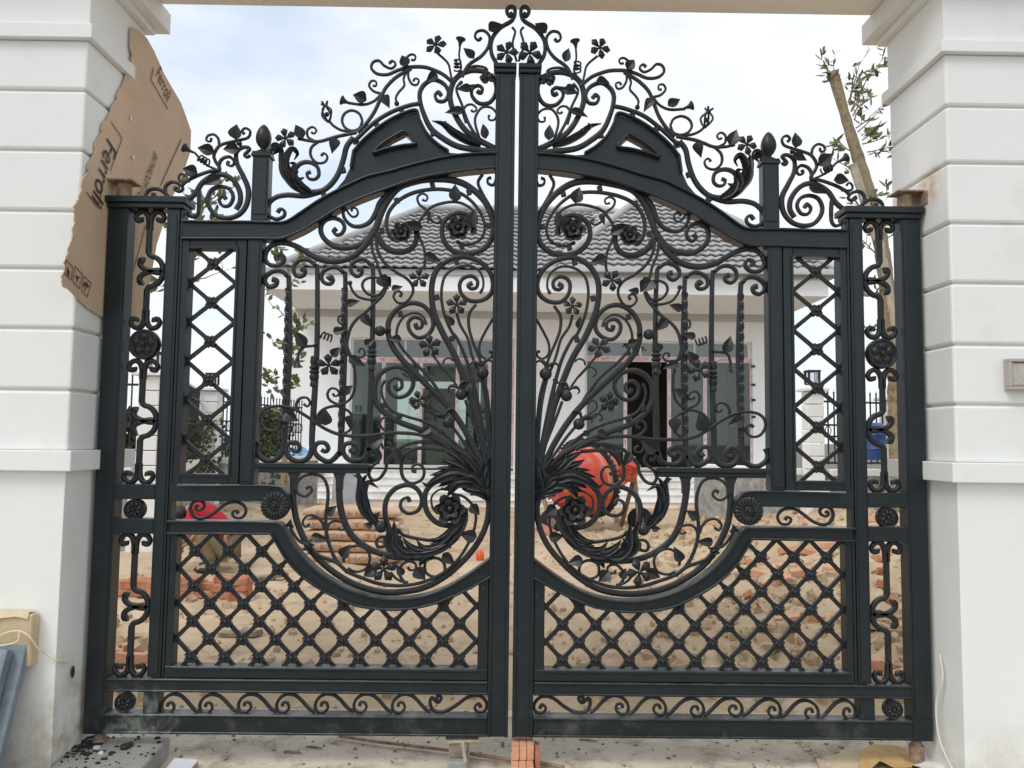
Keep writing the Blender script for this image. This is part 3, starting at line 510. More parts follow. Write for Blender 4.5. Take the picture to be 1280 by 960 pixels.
    # arch panel with its slot
    outer = parse('A 268,962 285,868 345,800 440,722 540,664 640,634 664,690 704,766 764,826 826,864 930,873 1000,879 850,897 700,922 550,962 400,1010 300,1050 B 1150,500 1080,520 1020,545 1090,482 1140,425 1185,330 1200,250')
    outer = [outer[i] for i in range(len(outer))]
    hole = parse('A 395,882 440,836 500,795 575,757 612,792 640,826 560,838 470,858')
    bm = bmesh.new(); es = []
    for loop in (outer, hole):
        vv = [bm.verts.new(Vector((at(p[0], p[1], 0).x*sx, .022, at(p[0], p[1], 0).z))-origin(root)) for p in loop]
        es += [bm.edges.new((vv[i], vv[(i+1) % len(vv)])) for i in range(len(vv))]
    bmesh.ops.triangle_fill(bm, edges=es, use_beauty=True, use_dissolve=False)
    r = bmesh.ops.extrude_face_region(bm, geom=bm.faces[:])
    for v in [g for g in r['geom'] if isinstance(g, bmesh.types.BMVert)]: v.co.y += .05
    bmesh.ops.recalc_face_normals(bm, faces=bm.faces)
    me = bpy.data.meshes.new('arch_panel'); bm.to_mesh(me); bm.free(); me.materials.append(IRON); link('arch_panel', me, root)
    strip('moulding', hole+[hole[0]], 2.6, .004, .03)
    strip('moulding', parse('A 285,868 345,800 440,722 540,664 640,634 664,690 704,766 764,826 826,866'), 3.0, .008, .03)
    strip('moulding', parse('A 270,960 285,868'), 3.0, .008, .03)
    # shelf below the uprights and the two flared stems
    a, b = X(317.5, 583), X(460.5, 588)
    fbox('shelf_bar', a, b, Zc(585.5, 390), Zc(579.5, 390), .0, .09, .003, [(a+.02, b-.004, .012, .078, Zc(591.5, 390), Zc(585.5, 390))])
    for q in ('E 223,116', 'E 451,116'):
        u, v = parse(q)[0]
        P = [(u, v), (u, v+3), (u, v+8), (u+.3, v+14), (u+.8, v+24)]; Wd = [19, 15, 10.5, 8, 6.5]; m = MB(); vs = []
        for (pp, ww) in zip(P, Wd):
            cc = W3(pp, 0); h = ww*PXM/2; vs += [(cc.x-h, .02, cc.z), (cc.x+h, .02, cc.z), (cc.x+h, .056, cc.z), (cc.x-h, .056, cc.z)]
        m.add(vs, [(i*4+j, i*4+(j+1) % 4, i*4+4+(j+1) % 4, i*4+4+j) for i in range(4) for j in range(4)]+[(3, 2, 1, 0), (16, 17, 18, 19)])
        m.build('flared_stem', IRON2, root, bevel=.003)
    # collars and twisted bars on the uprights
    for q in ('D 332,256', 'D 619,176'):
        u, v = parse(q)[0]; cc = W3((u, v), .038); k = PXM
        MB().lathe([(-20*k, 3.4*k), (-19*k, 5.2*k), (-16*k, 5.4*k), (-13*k, 4.2*k), (-9*k, 6*k), (-6*k, 6.2*k), (-3*k, 4.6*k), (-2*k, 6.4*k), (0, 6.6*k), (2*k, 4.4*k), (3.5*k, 6.4*k), (6*k, 6.4*k), (7.5*k, 4.4*k), (11*k, 6*k), (15*k, 5.4*k), (18*k, 5.4*k), (19.5*k, 3.4*k)], cc, (0, 0, 1), 12).build('collar', IRON2, root, smooth=True, angle=35)
    for q0, q1 in (('C 202,640', 'D 182,560'), ('C 484,640', 'D 464,570')):
        A, B = W3(parse(q0)[0], .038), W3(parse(q1)[0], .038); n = 56; m = MB(); vs = []
        for i in range(n+1):
            t = i/n; cc = A.lerp(B, t); an = t*math.pi*7*sx; r = 4.4*PXM
            vs += [cc+Vector((math.cos(an+j*math.pi/2)*r, math.sin(an+j*math.pi/2)*r, 0)) for j in range(4)]
        m.add(vs, [(i*4+j, i*4+(j+1) % 4, i*4+4+(j+1) % 4, i*4+4+j) for i in range(n) for j in range(4)]+[(3, 2, 1, 0), tuple(range(n*4, n*4+4))])
        m.build('twisted_bar', IRON2, root)
    # ---- forged bars
    for b in BARS:
        sweep('scroll' if b[1] >= 3.5 else 'vine', parse(b[0]), b[1], b[2], b[3]+(random.random()-.5)*.002, b[4], b[5] if len(b) > 5 else 1.)
    for s in SPACERS:
        c = W3(wob(parse(s)[0]), .034); MB().obox(c, (.0135, 0, .004), (0, .011, 0), (-.004, 0, .0155)).build('spacer', IRON2, root, bevel=.003)
    # ---- leaves
    for s in LEAVES:
        q = s.split(); u, v = parse(q[0]+' '+q[1])[0]; ln, wd, an = float(q[2])*PXM*1.08, float(q[3])*PXM*1.05, R(float(q[4]))
        an += random.gauss(0, .16); ln *= random.uniform(.95, 1.14); wd *= random.uniform(.92, 1.12); c = W3(wob((u, v)), .012); d = Vector((math.cos(an)*sx, 0, math.sin(an))); nn = Vector((-d.z, 0, d.x)); m = MB(); vs = []; nu, nv = 9, 5
        tl = random.uniform(-.25, .25); bd = random.uniform(.1, .3)
        for sd in (0, 1):
            for i in range(nu):
                t = i/(nu-1); hw = wd*.5*max(.03, math.sin(math.pi*t**.62))*(1.08-.2*t)
                for j in range(nv):
                    w = (j-(nv-1)/2)/((nv-1)/2)
                    vs.append(c+d*(ln*(t-.5))+nn*(hw*w)+Vector((0, -abs(w)*hw*.55+(w*tl*hw)+bd*ln*(t-.5)**2*1.3+sd*.004, 0)))
        n = nu*nv
        for sd in (0, 1):
            for i in range(nu-1):
                for j in range(nv-1):
                    f = (i*nv+j, i*nv+j+1, (i+1)*nv+j+1, (i+1)*nv+j); m.f.append(tuple(a+sd*n for a in (f if sd else f[::-1]))); m.mi.append(0)
        ed = [i for i in range(nv)]+[i*nv+nv-1 for i in range(1, nu)]+[(nu-1)*nv+j for j in range(nv-2, -1, -1)]+[i*nv for i in range(nu-2, 0, -1)]
        for i in range(len(ed)): m.f.append((ed[i], ed[(i+1) % len(ed)], ed[(i+1) % len(ed)]+n, ed[i]+n)); m.mi.append(0)
        m.v = vs; m.build('leaf', IRON2, root, smooth=True, angle=40)
    # ---- acanthus
    for pth, w, Y in BLADES:
        P = catmull([Vector(p) for p in parse(pth)], 1.6); Q = [W3(p, Y+.01) for p in P]; n = len(Q); vs = []; m = MB()
        for i in range(n):
            t = (Q[min(i+1, n-1)]-Q[max(i-1, 0)]); t.y = 0; t.normalize(); nn = Vector((-t.z, 0, t.x)); u = i/(n-1)
            h = w*PXM*.5*max(.10, (math.sin(math.pi*(.14+.86*u)**.95))**.75)*(1.5); bow = Vector((0, -.016*math.sin(math.pi*u)*(w/8), 0))
            vs += [Q[i]+nn*h+bow, Q[i]+bow+Vector((0, .010, 0))+nn*h*.3, Q[i]+bow+Vector((0, -h*.55, 0)), Q[i]-nn*h*.5+bow+Vector((0, -h*.1, 0)), Q[i]-nn*h+bow+Vector((0, -h*.35, 0)), Q[i]+bow+Vector((0, .012, 0))-nn*h*.4]
        m.add(vs, [(i*6+j, i*6+(j+1) % 6, i*6+6+(j+1) % 6, i*6+6+j) for i in range(n-1) for j in range(6)]+[(5, 4, 3, 2, 1, 0), tuple(range(n*6-6, n*6))])
        m.build('acanthus_leaf', IRON2, root, smooth=True, angle=35)
    # ---- flowers
    for k, s in enumerate(FLOWERS):
        q = s.split(); c = W3(wob(parse(q[0]+' '+q[1])[0]), .004); r = float(q[2])*PXM*random.uniform(1.04, 1.18); m = MB(); a0 = random.uniform(0, 6.28); tx_, tz_ = random.gauss(0, .22), random.gauss(0, .22)
        for i in range(5):
            a = a0+i*2*math.pi/5; d = Vector((math.cos(a), 0, math.sin(a))); nn = Vector((-d.z, 0, d.x)); F = Vector((0, -1, 0))
            vs = [c+d*r*.06, c+d*r*.44+nn*r*.25+F*r*.10, c+d*r*.78+nn*r*.37+F*r*.08, c+d*r*1.10+F*r*.0, c+d*r*.78-nn*r*.37+F*r*.08, c+d*r*.44-nn*r*.25+F*r*.10, c+d*r*.66+F*r*.26]
            vs = [v+Vector((0, (v.x-c.x)*tx_+(v.z-c.z)*tz_, 0)) for v in vs]; vs += [v+Vector((0, .004, 0)) for v in vs]
            fs = [(0, 1, 6), (1, 2, 6), (2, 3, 6), (3, 4, 6), (4, 5, 6), (5, 0, 6), (8, 7, 13), (9, 8, 13), (10, 9, 13), (11, 10, 13), (12, 11, 13), (7, 12, 13)]
            fs += [(j, j+7, (j+1) % 6+7, (j+1) % 6) for j in range(6)]; m.add(vs, fs)
        m.ball(c+Vector((0, -r*.14, 0)), r*.2, 8); m.build('flower', IRON2, root)
    for s in ROSES:
        q = s.split(); c = W3(parse(q[0]+' '+q[1])[0], .01); r = float(q[2])*PXM*1.14; m = MB()
        m.lathe([(0, r*.75), (.012, r*.8)], c, (0, 1, 0), 16)
        for ring, n, rr, sz, yy in ((0, 6, .62, .42, -.004), (1, 5, .36, .30, -.018)):
            for i in range(n):
                a = i*2*math.pi/n+ring*.5; d = Vector((math.cos(a), 0, math.sin(a))); t = Vector((-d.z, 0, d.x)); e = MB(); e.ball((0, 0, 0), 1, 8)
                m.add([c+d*(rr*r)+Vector((0, yy, 0))+d*v.x*sz*r*1.0+t*v.z*sz*r*.86+Vector((0, 1, 0))*(v.y*.006-(v.x*.55+v.z*v.z*.5)*sz*r) for v in e.v], e.f)
        m.ball(c+Vector((0, -.022, 0)), r*.2, 8); m.build('rosette', IRON2, root, smooth=True, angle=60)
    # round plaques and the daisy
    for q, r, n in (('H 430,270', 19.2, 5), ('I 368,515', 12.8, 8), ('L 625,630', 11.4, 8)):
        c = W3(parse(q)[0], .03); r *= PXM; m = MB()
        m.lathe([(-.016, r*.80), (-.022, r*.86), (-.022, r*.95), (-.014, r), (.02, r)], c, (0, 1, 0), 28); m.lathe([(-.006, r*.82), (.01, r*.82)], c, (0, 1, 0), 20)
        for i in range(n):
            a = i*2*math.pi/n+.3; d = Vector((math.cos(a), 0, math.sin(a))); t = Vector((-d.z, 0, d.x)); e = MB(); e.ball((0, 0, 0), 1, 8); w = .30 if n == 5 else .2
            m.add([c+d*(.5*r)+Vector((0, -.016, 0))+d*v.x*.26*r+t*v.z*w*r+Vector((0, 1, 0))*v.y*.012 for v in e.v], e.f)
        m.ball(c+Vector((0, -.022, 0)), r*.17, 8); m.build('plaque', IRON2, root, smooth=True, angle=40)
    c = W3(parse('E 135,290')[0], -.004); r = 18*PXM; m = MB(); m.lathe([(-.008, r*.90), (-.002, r*.96), (.03, r*.96)], c, (0, 1, 0), 40)
    for i in range(20):
        a = i*2*math.pi/20; d = Vector((math.cos(a), 0, math.sin(a))); t = Vector((-d.z, 0, d.x)); e = MB(); e.ball((0, 0, 0), 1, 6)
        m.add([c+d*(.68*r)+Vector((0, -.010, 0))+d*v.x*.33*r+t*v.z*.10*r+Vector((0, 1, 0))*(v.y*.008+v.x*.003) for v in e.v], e.f)
    m.lathe([(-.014, r*.28), (-.010, r*.34), (0, r*.36)], c, (0, 1, 0), 16); m.ball(c+Vector((0, -.016, 0)), r*.16, 8); m.build('daisy_boss', IRON2, root, smooth=True, angle=40)
    # balls, bells, buds, coils
    for s in BALLS:
        q = s.split(); c = W3(parse(q[0]+' '+q[1])[0], .026); MB().ball(c, float(q[2])*PXM, 12).build('ball', IRON2, root, smooth=True, angle=80)
    for s0, s1, r in BELLS:
        A, B = W3(parse(s0)[0], .026), W3(parse(s1)[0], .026); h = (B-A).length; r *= PXM
        MB().lathe([(-.1*h, r*.25), (.35*h, r*.36), (.7*h, r*.6), (.92*h, r*1.0), (h, r*1.05), (h*1.02, r*.5)], A, B-A, 12).build('bell_flower', IRON2, root, smooth=True, angle=40)
    for s in BUDS:
        q = s.split(); c = W3(parse(q[0]+' '+q[1])[0], .014); r = float(q[2])*PXM; m = MB(); m.ball(c, r, 10); an = R(float(q[3])); d = Vector((math.cos(an)*sx, 0, math.sin(an))); t = Vector((-d.z, 0, d.x))
        for w in (-1, 1):
            pts = [c+d*r*.7, c+d*r*1.5+t*w*r*.4, c+d*r*1.9+t*w*r*1.2, c+d*r*1.4+t*w*r*1.8, c+d*r*.9+t*w*r*1.6]; m.tube(catmull(pts, .006), [r*.34*(1-abs(i/14-.55)) for i in range(len(catmull(pts, .006)))], 6)
        m.build('bud', IRON2, root, smooth=True, angle=60)
    for q, a in (('A 878,372', 90), ('B 342,322', 150), ('E 305,492', 60), ('D 392,82', 160)):
        c = W3(parse(q)[0], .02); an = R(a); d = Vector((math.cos(an)*sx, 0, math.sin(an))); t = Vector((-d.z, 0, d.x)); pts = []
        for i in range(33):
            w = i/32*2*math.pi*3.2; pts.append(c+d*((i/32-.5)*.062)+t*(.019*math.cos(w))+Vector((0, .019*math.sin(w), 0)))
        MB().tube(pts, .0052, 6).build('coil', IRON2, root, smooth=True, angle=80)
    c = W3(parse('A 130,648')[0], .026); m = MB(); d = (W3(parse('A 125,590')[0], .026)-W3(parse('A 146,692')[0], .026)); t = Vector((-d.z, 0, d.x)).normalized(); h = d.length; d.normalize()
    for w in range(4):
        an = w*math.pi/2+.5; e = t*math.cos(an)+Vector((0, math.sin(an), 0)); pts = [c-d*h*.5, c-d*h*.2+e*.026, c+d*h*.08+e*.034, c+d*h*.42+e*.008, c+d*h*.62+e*.024]; m.tube(catmull(pts, .008), .0062, 6)
    m.ball(c-d*.006, .014, 8); m.build('cage_bud', IRON2, root, smooth=True, angle=70)
    # ---- narrow side panel ornaments
    xm = W3(parse('H 430,270')[0], .036).x; k = PXM
    def zpx(q): return W3(parse(q)[0], .036).z
    def lpath(rel, zc, w=6.6, d=24, te=.7, Y=.036):
        Q = [Vector((xm+a*k*sx, Y, zc-b*k)) for a, b in rel]; P = catmull(Q, .009); n = len(P); vs = []
        for i in range(n):
            t = (P[min(i+1, n-1)]-P[max(i-1, 0)]).normalized(); nn = Vector((-t.z, 0, t.x)); u = i/(n-1); h = w*k*.5*(1-(1-te)*max(0, (u-.4)/.6)); dd = d*.0005; c = min(h, dd)*.5
            if u > .93: h *= 1.25
            vs += [P[i]+nn*a+Vector((0, b, 0)) for a, b in ((h, dd-c), (h-c, dd), (-h+c, dd), (-h, dd-c), (-h, -dd+c), (-h+c, -dd), (h-c, -dd), (h, -dd+c))]
        MB().add(vs, [(i*8+j, i*8+(j+1) % 8, (i+1)*8+(j+1) % 8, (i+1)*8+j) for i in range(n-1) for j in range(8)]+[tuple(range(7, -1, -1)), tuple(range(n*8-8, n*8))]).build('scroll', IRON2, root, smooth=True, angle=50)
    def fork(z, up):
        for w in (-1, 1): lpath([(w*1.2, 24*up), (w*1.4, 12*up), (w*4, 4*up), (w*9, .5*up), (w*15, 2.5*up), (w*18, 8*up), (w*15.5, 13*up), (w*11, 12*up), (w*11, 8.5*up)], z)
    def ear(z):
        for up in (1, -1): lpath([(0, -34*up), (0, -25*up), (3, -20*up), (10, -17.5*up), (16, -12*up), (19, -4*up), (16, 1.2*up), (9, 1.2*up), (1, -1*up), (-6, -4*up), (-10, -9*up), (-8.5, -14*up), (-5, -13.5*up)], z, 6.6, te=1.)
    zr_, zd = W3(parse('H 430,270')[0], .036).z, 19.2*k
    zf = Zc(264, 180, .036); fork(zf, 1)
    fork(zr_+zd+.004, -1); fork(zr_-zd-.004, 1)
    zu = zpx('G 460,636'); zl = zpx('H 430,780'); ear(zu); ear(zl)
    def vbar(za, zb): MB().box(xm-3.6*k, xm+3.6*k, .026, .046, min(za, zb), max(za, zb)).build('bar', IRON2, root, bevel=.004)
    vbar(zf-.06, zu+.10); vbar(zu-.10, zr_+zd+.07); vbar(zr_-zd-.07, zl+.10)
    zb = zr[1]+.006; fork(zb, -1); vbar(zl-.10, zb+.07)
    ztp, zbt, ze = zr[2]-.004, .292, W3(parse('J 370,310')[0], .036).z
    fork(ztp, 1); fork(zbt, -1); ear(ze); vbar(ztp-.07, ze+.10); vbar(ze-.10, zbt+.07)
    # ---- lattices
    knot = KNOTME.get('k')
    if not knot:
        m = MB()
        for i in range(4):
            a = math.pi/4+i*math.pi/2; d = Vector((math.cos(a), 0, math.sin(a))); t = Vector((-d.z, 0, d.x)); m.obox(d*.022+Vector((0, -.002, 0)), d*.011, (0, .013, 0), t*.0155)
        for i in range(4):
            a = i*math.pi/2; d = Vector((math.cos(a), 0, math.sin(a))); m.ball(d*.020+Vector((0, -.012, 0)), .0105, 6)
        m.ball((0, -.020, 0), .011, 8); m.lathe([(-.018, .016), (-.012, .023), (.006, .023)], (0, 0, 0), (0, 1, 0), 10)
        knot = m.mesh('knot'); knot.materials.append(IRON2); knot.polygons.foreach_set('use_smooth', [True]*len(knot.polygons)); knot.set_sharp_from_angle(angle=R(40)); KNOTME['k'] = knot
    def put_knot(x, z):
        o = bpy.data.objects.new('knot', knot); COL.objects.link(o); o.parent = root; o.location = Vector((x*sx, .036, z))-origin(root)
    def inside(poly, x, z):
        r = False; j = len(poly)-1
        for i in range(len(poly)):
            (a, b), (c, d) = poly[i], poly[j]
            if (b > z) != (d > z) and x < (c-a)*(z-b)/(d-b)+a: r = not r
            j = i
        return r
    def lattice(poly, kx, kz, dx, dz, w, pad):
        xs_ = [p[0] for p in poly]; zs_ = [p[1] for p in poly]; cx, cz = sum(xs_)/len(xs_), sum(zs_)/len(zs_)
        for sg in (1, -1):
            for i in range(-60, 61):
                x0 = kx+i*2*dx; seg = []; run = None; tt = -4.0
                while tt < 4.0:
                    x, z = x0+tt*dx*sg/dz, kz+tt
                    ok = inside(poly, x, z)
                    if ok and run is None: run = tt
                    if not ok and run is not None: seg.append((run, tt)); run = None
                    tt += .004
                for a, b in seg:
                    if b-a < .02: continue
                    a -= pad; b += pad
                    A = Vector(((x0+a*dx*sg/dz)*sx, 0, kz+a)); B = Vector(((x0+b*dx*sg/dz)*sx, 0, kz+b)); d = (B-A)/2; t = Vector((-d.z, 0, d.x)).normalized()
                    y = .038 if sg > 0 else .044
                    MB().obox((A+B)/2+Vector((0, y, 0)), d, (0, .0075, 0), t*w/2).build('lattice_bar', IRON2, root, bevel=.002)
        n = 0
        for i in range(-60, 61):
            for j in range(-60, 61):
                if (i+j) % 2 == 0:
                    x, z = kx+i*dx, kz+j*dz
                    if inside(poly, x, z) and all(inside(poly, x+e, z+f) for e, f in ((.012, 0), (-.012, 0), (0, .012), (0, -.006))): put_knot(x, z)
    rect = [(xb, z1), (xc, z1), (xc, z2), (xb, z2)]
    kz0, kz1 = at(268.8, 330.6, .036).z, at(258.4, 574.7, .036).z; dzw = (kz0-kz1)/10
    lattice(rect, (xb+xc)/2-.006, kz1, (xc-xb)/2+.0, dzw, .0225, .02)
    lb = [(at(a, b, 0).x, at(a, b, 0).z) for a, b in catmull([Vector(p) for p in lbot], 6)]
    lb = [(x, z) for x, z in lb if xg < x < xh]
    poly = [(xg, .353)]+[(xg, 1.045)]+lb+[(xh, .353)]
    a, b = at(281.3, 820.7, .036), at(574, 820.7, .036); dx = (b.x-a.x)/14; dz = (at(450, 732.5, .036).z-at(450, 820.7, .036).z)/4
    lattice(poly, a.x, a.z, dx, dz, .0225, .02)
    return root
gl = gate_leaf(-1); gr = gate_leaf(1)

# ================================================================ PILLARS AND LINTEL
YF, YB = -0.245, 0.35
def pillar(side, label):
    root = thing('gate_pillar', label, 'pillar', (side*2.85, YF, -.16), 'white pillars either side of the gate')
    BASE[root] = Vector((side*2.85, YF, -.16))
    def bx(name, p, z0, z1, bev, yb=0, mt=WHITE):
        a, b = sorted((side*(2.27-p), side*3.7)); return MB().box(a, b, YF-p, YB+p+yb, z0, z1).build(name, mt, root, bevel=bev, seg=2)
    px, gy = (50, [112, 187, 263, 335, 410, 487]) if side < 0 else (1240, [133, 204, 279, 354, 431, 506])
    by = (563, 589) if side < 0 else (579, 604); sy = (28, 46) if side < 0 else (50, 65)
    zs = [at(px, y, YF).z for y in gy]; zb = [at(px, y, YF-.05).z for y in by]; zt = [at(px, y, YF-.03).z for y in sy]
    bx('core', -.022, -.16, 4.15, 0)
    bx('plinth', -.004, -.16, zb[1], .004); bx('band', .045, zb[1], zb[0], .005)
    e = [zt[1]]+zs+[zb[0]]
    for i in range(len(e)-1):
        bx('course', 0, e[i+1]+(.007 if i < len(e)-2 else 0), e[i]-(.007 if i else 0), .012)
    bx('string_band', .032, zt[1], zt[0], .004); bx('frieze', .004, zt[0], 4.02, .003)
    bx('cornice', .045, 4.02, 4.062, .004); bx('cornice', .11, 4.062, 4.19, .006)
    return root
pillar(-1, 'white grooved pillar beside the cardboard sheet, left of the gate')
pillar(1, 'white grooved pillar carrying the small wall lamp, right of the gate')
lt = thing('lintel', 'plain white beam spanning above the gate between both pillars', 'beam', (0, 0, 4.19)); BASE[lt] = Vector((0, 0, 4.19))
MB().box(-3.7, 3.7, -.26, .345, 4.192, 4.75).build('beam', SOFFIT, lt, bevel=.004); MB().box(-3.7, 3.7, -.32, .41, 4.752, 4.9).build('coping', WHITE, lt, bevel=.006)

# wall lamp
c = at(1268, 468, YF); wl = thing('wall_lamp', 'small rectangular wall lamp set on the right white pillar', 'lamp', c); BASE[wl] = c
k = .004
MB().box(c.x-.058, c.x+.11, YF-.02, YF+.002, c.z-.085, c.z+.08).build('backplate', LAMPM, wl, bevel=.006, seg=2)
m = MB()
for a in ((c.x-.058, c.x+.11, c.z+.06, c.z+.078), (c.x-.058, c.x+.11, c.z-.083, c.z-.066), (c.x-.058, c.x-.042, c.z-.066, c.z+.06), (c.x+.094, c.x+.11, c.z-.066, c.z+.06)): m.box(a[0], a[1], YF-.055, YF-.02, a[2], a[3])
m.build('frame', LAMPM, wl, bevel=.004)
MB().box(c.x-.04, c.x+.092, YF-.045, YF-.022, c.z-.064, c.z+.058).build('lamp_glass', LAMPG, wl, bevel=.008, seg=2)

# hinge brackets at the tops and feet of the hanging posts
def hinge(side, label, py):
    c = Vector((side*2.19, .045, 2.887)); h = thing('hinge_bracket', label, 'hinge', c); BASE[h] = c
    MB().lathe([(0, .05), (.012, .05), (.014, .04), (.085, .04), (.086, .03)], c, (0, 0, 1), 16).build('pivot_sleeve', RUST, h, smooth=True)
    MB().box(*sorted((side*2.12, side*2.275)), -.02, .10, 2.974, 2.984).build('top_plate', RUST, h, bevel=.002)
    MB().box(*sorted((side*2.262, side*2.272)), -.05, .12, 2.90, 2.974).build('wall_plate', RUST, h, bevel=.002)
hinge(-1, 'stained pivot bracket on top of the left hanging post, before the cardboard', 0)
hinge(1, 'rusty pivot bracket on top of the right hanging post', 0)
for side, lab in ((-1, 'rusty floor pivot under the left hanging post, by the debris slab'), (1, 'short rusty floor pivot under the right hanging post, by the torn paper')):
    c = Vector((side*2.18, .045, -.15)); h = thing('floor_pivot', lab, 'hinge', c); BASE[h] = c
    MB().box(c.x-.07, c.x+.07, -.03, .12, -.15, -.135).build('base_plate', RUST, h, bevel=.002); MB().lathe([(0, .038), (.10, .038), (.102, .028), (.152, .028)], (c.x, c.y, -.135), (0, 0, 1), 14).build('pivot_pin', RUST, h, smooth=True)

# ================================================================ GROUND
def sstep(a, b, x): t = max(0, min(1, (x-a)/(b-a))); return t*t*(3-2*t)
def bump(x, y, cx, cy, rx, ry, h): return h*math.exp(-((x-cx)/rx)**2-((y-cy)/ry)**2)
def height(x, y):
    k = sstep(.75, 1.6, y); fade = 1-sstep(13.2, 14, y)
    n = noise.noise((x*.9, y*.9, 1))*.05+noise.noise((x*2.6, y*2.6, 5))*.035+noise.noise((x*7, y*7, 9))*(.018+.016*sstep(0, 1.5, x))+noise.noise((x*17, y*17, 3))*(.007+.007*sstep(0, 1.5, x))
    n += sstep(.0, 1.2, x)*(max(0, noise.noise((x*5.2, y*5.2, 20)))*.09+.05*(1-abs(noise.noise((x*8.5, y*8.5, 31)))*2.2))
    h = n+bump(x, y, -5.2, 9.5, 2.2, 4, .42)+bump(x, y, 4.6, 6, 1.5, 3, .50)+bump(x, y, 2.6, 3.2, 1.1, 1.2, .13)+bump(x, y, 6.0, 9.5, 2.5, 3, .4)+bump(x, y, .6, 6.9, 1.6, 1.0, .12)+bump(x, y, 1.0, 2.6, .8, .7, .09)+bump(x, y, -.3, 3.4, 1.5, .8, .05)
    return -.165+k*(.165+h*fade-.01)
xs = [-9+.07*i for i in range(258)]; ys = [.7]
while ys[-1] < 14.2: ys.append(ys[-1]+max(.035, .010*(ys[-1]+4.2)))
m = MB(); m.v = [Vector((x, y, height(x, y))) for y in ys for x in xs]; nx = len(xs)
m.f = [(j*nx+i, j*nx+i+1, (j+1)*nx+i+1, (j+1)*nx+i) for j in range(len(ys)-1) for i in range(nx-1)]; m.mi = [0]*len(m.f)
struct(m.build('ground', SAND, smooth=True, recalc=False, angle=60))
struct(MB().add([(-600, -300, -.2), (600, -300, -.2), (600, 900, -.2), (-600, 900, -.2)], [(0, 1, 2, 3)]).build('ground', EARTH, recalc=False))
m = MB(); xs2 = [-6+.09*i for i in range(134)]; ys2 = [-5+.09*i for i in range(68)]; nx = len(xs2)
m.v = [Vector((x, y, -.152+.006*noise.noise((x*1.5, y*1.5, 2))+.003*noise.noise((x*9, y*9, 2))-(.02*sstep(.8, 1.05, y)))) for y in ys2 for x in xs2]
m.f = [(j*nx+i, j*nx+i+1, (j+1)*nx+i+1, (j+1)*nx+i) for j in range(len(ys2)-1) for i in range(nx-1)]; m.mi = [0]*len(m.f)
struct(m.build('driveway', CONC, smooth=True, recalc=False))
# clods and crumbs
m = MB()
for i in range(2600):
    y = 1.0+11.5*random.random()**1.6; x = random.uniform(-4.5, 5.0)*(.5+.5*(y+4)/10)
    if x < 0.2 and random.random() < .62: continue
    r = random.choice((.012, .016, .022, .03, .045))*(1.25 if x > 1 else .85)
    c = Vector((x, y, height(x, y)+r*.25)); sc = [random.uniform(.7, 1.3) for _ in range(3)]; n = 5; e = MB(); e.ball((0, 0, 0), r, 5, sc=sc)
    m.add([c+v*(1+random.uniform(-.25, .25)) for v in e.v], e.f)
stuff(m.build('soil_clods', SAND), 'loose clods and crumbs of sandy soil over the yard', 'soil')
m = MB()
for i in range(1100):
    x, y = random.uniform(-2.3, 2.3), random.uniform(-.75, 1.0); r = random.choice((.0025, .003, .004, .006, .009))
    m.ball((x, y, -.152+r*.5), r, 4, sc=(random.uniform(.7, 1.8), random.uniform(.7, 1.8), .6))
stuff(m.build('grit', [mat('grey_grit', (.22, .19, .15), .9, 0, .4, 3.0)], None), 'scattered grit and chips on the concrete driveway', 'grit')

# ================================================================ HOUSE
YC, YW = 13.1, 15.8
hs = thing('house', 'white single storey house with grey tiled hip roof behind the yard', 'house', (.9, YW, 0)); BASE[hs] = Vector((.9, YW, 0))
ZF, ZSOF, ZCT = .76, 4.88, 5.32
XL, XR = -5.55, 7.25
xw0, xw1 = -5.65, 7.2
DL, DR = (at(437, 500, YW).x, at(640, 500, YW).x+.05), (at(731, 500, YW).x, at(941, 500, YW).x)
zd0, zd1 = ZF+.04, 4.17
m = MB()
for a, b in ((xw0, DL[0]), (DL[1], DR[0]), (DR[1], xw1)): m.box(a, b, YW, YW+.25, 0, ZSOF)
m.box(DL[0], DL[1], YW, YW+.25, zd1, ZSOF); m.box(DR[0], DR[1], YW, YW+.25, zd1, ZSOF); m.box(xw0, xw0+.25, YW+.25, YW+9, 0, ZSOF); m.box(xw1-.25, xw1, YW+.25, YW+9, 0, ZSOF); m.box(xw0, -4.6, YW+9, YW+9.2, 0, ZSOF); m.box(-1.0, xw1, YW+9, YW+9.2, 0, ZSOF); m.box(-4.6, -1.0, YW+9, YW+9.2, 0, 1.2); m.box(-4.6, -1.0, YW+9, YW+9.2, 3.7, ZSOF)
m.build('wall', HWHITE, hs)
MB().box(xw0-.02, xw1+.02, YW-.06, YW-.003, 4.70, ZSOF-.002).build('grey_beam', GREYB, hs)
MB().box(XL, XR, YC, YW+9.3, ZSOF, ZCT).build('canopy_slab', HWHITE, hs, bevel=.01)
MB().box(XL-.05, XR+.05, YC-.05, YC-.002, ZCT-.07, ZCT+.06).build('gutter', GREYB, hs, bevel=.01)
MB().box(xw0+.3, xw1-.3, YW+.3, YW+8.9, ZF-.02, ZF+.002).build('floor', ROOM3, hs)
m = MB(); m.box(.55, xw1-.3, YW+3.5, YW+3.6, ZF, ZSOF); m.box(.4, .55, YW+.3, YW+3.5, ZF, ZSOF); m.build('interior_wall', ROOM, hs)
MB().box(xw0+.26, xw1-.26, YW+.26, YW+8.95, ZSOF-.06, ZSOF-.003).build('ceiling', ROOM3, hs)
a, b = at(527, 452, YW+.35), at(568, 474, YW+.35); m = MB()
for i in range(6): m.box(a.x, b.x, YW+.35, YW+.38, b.z+(a.z-b.z)*i/6+.012, b.z+(a.z-b.z)*(i+1)/6)
m.build('green_slats', ROOM2, hs)
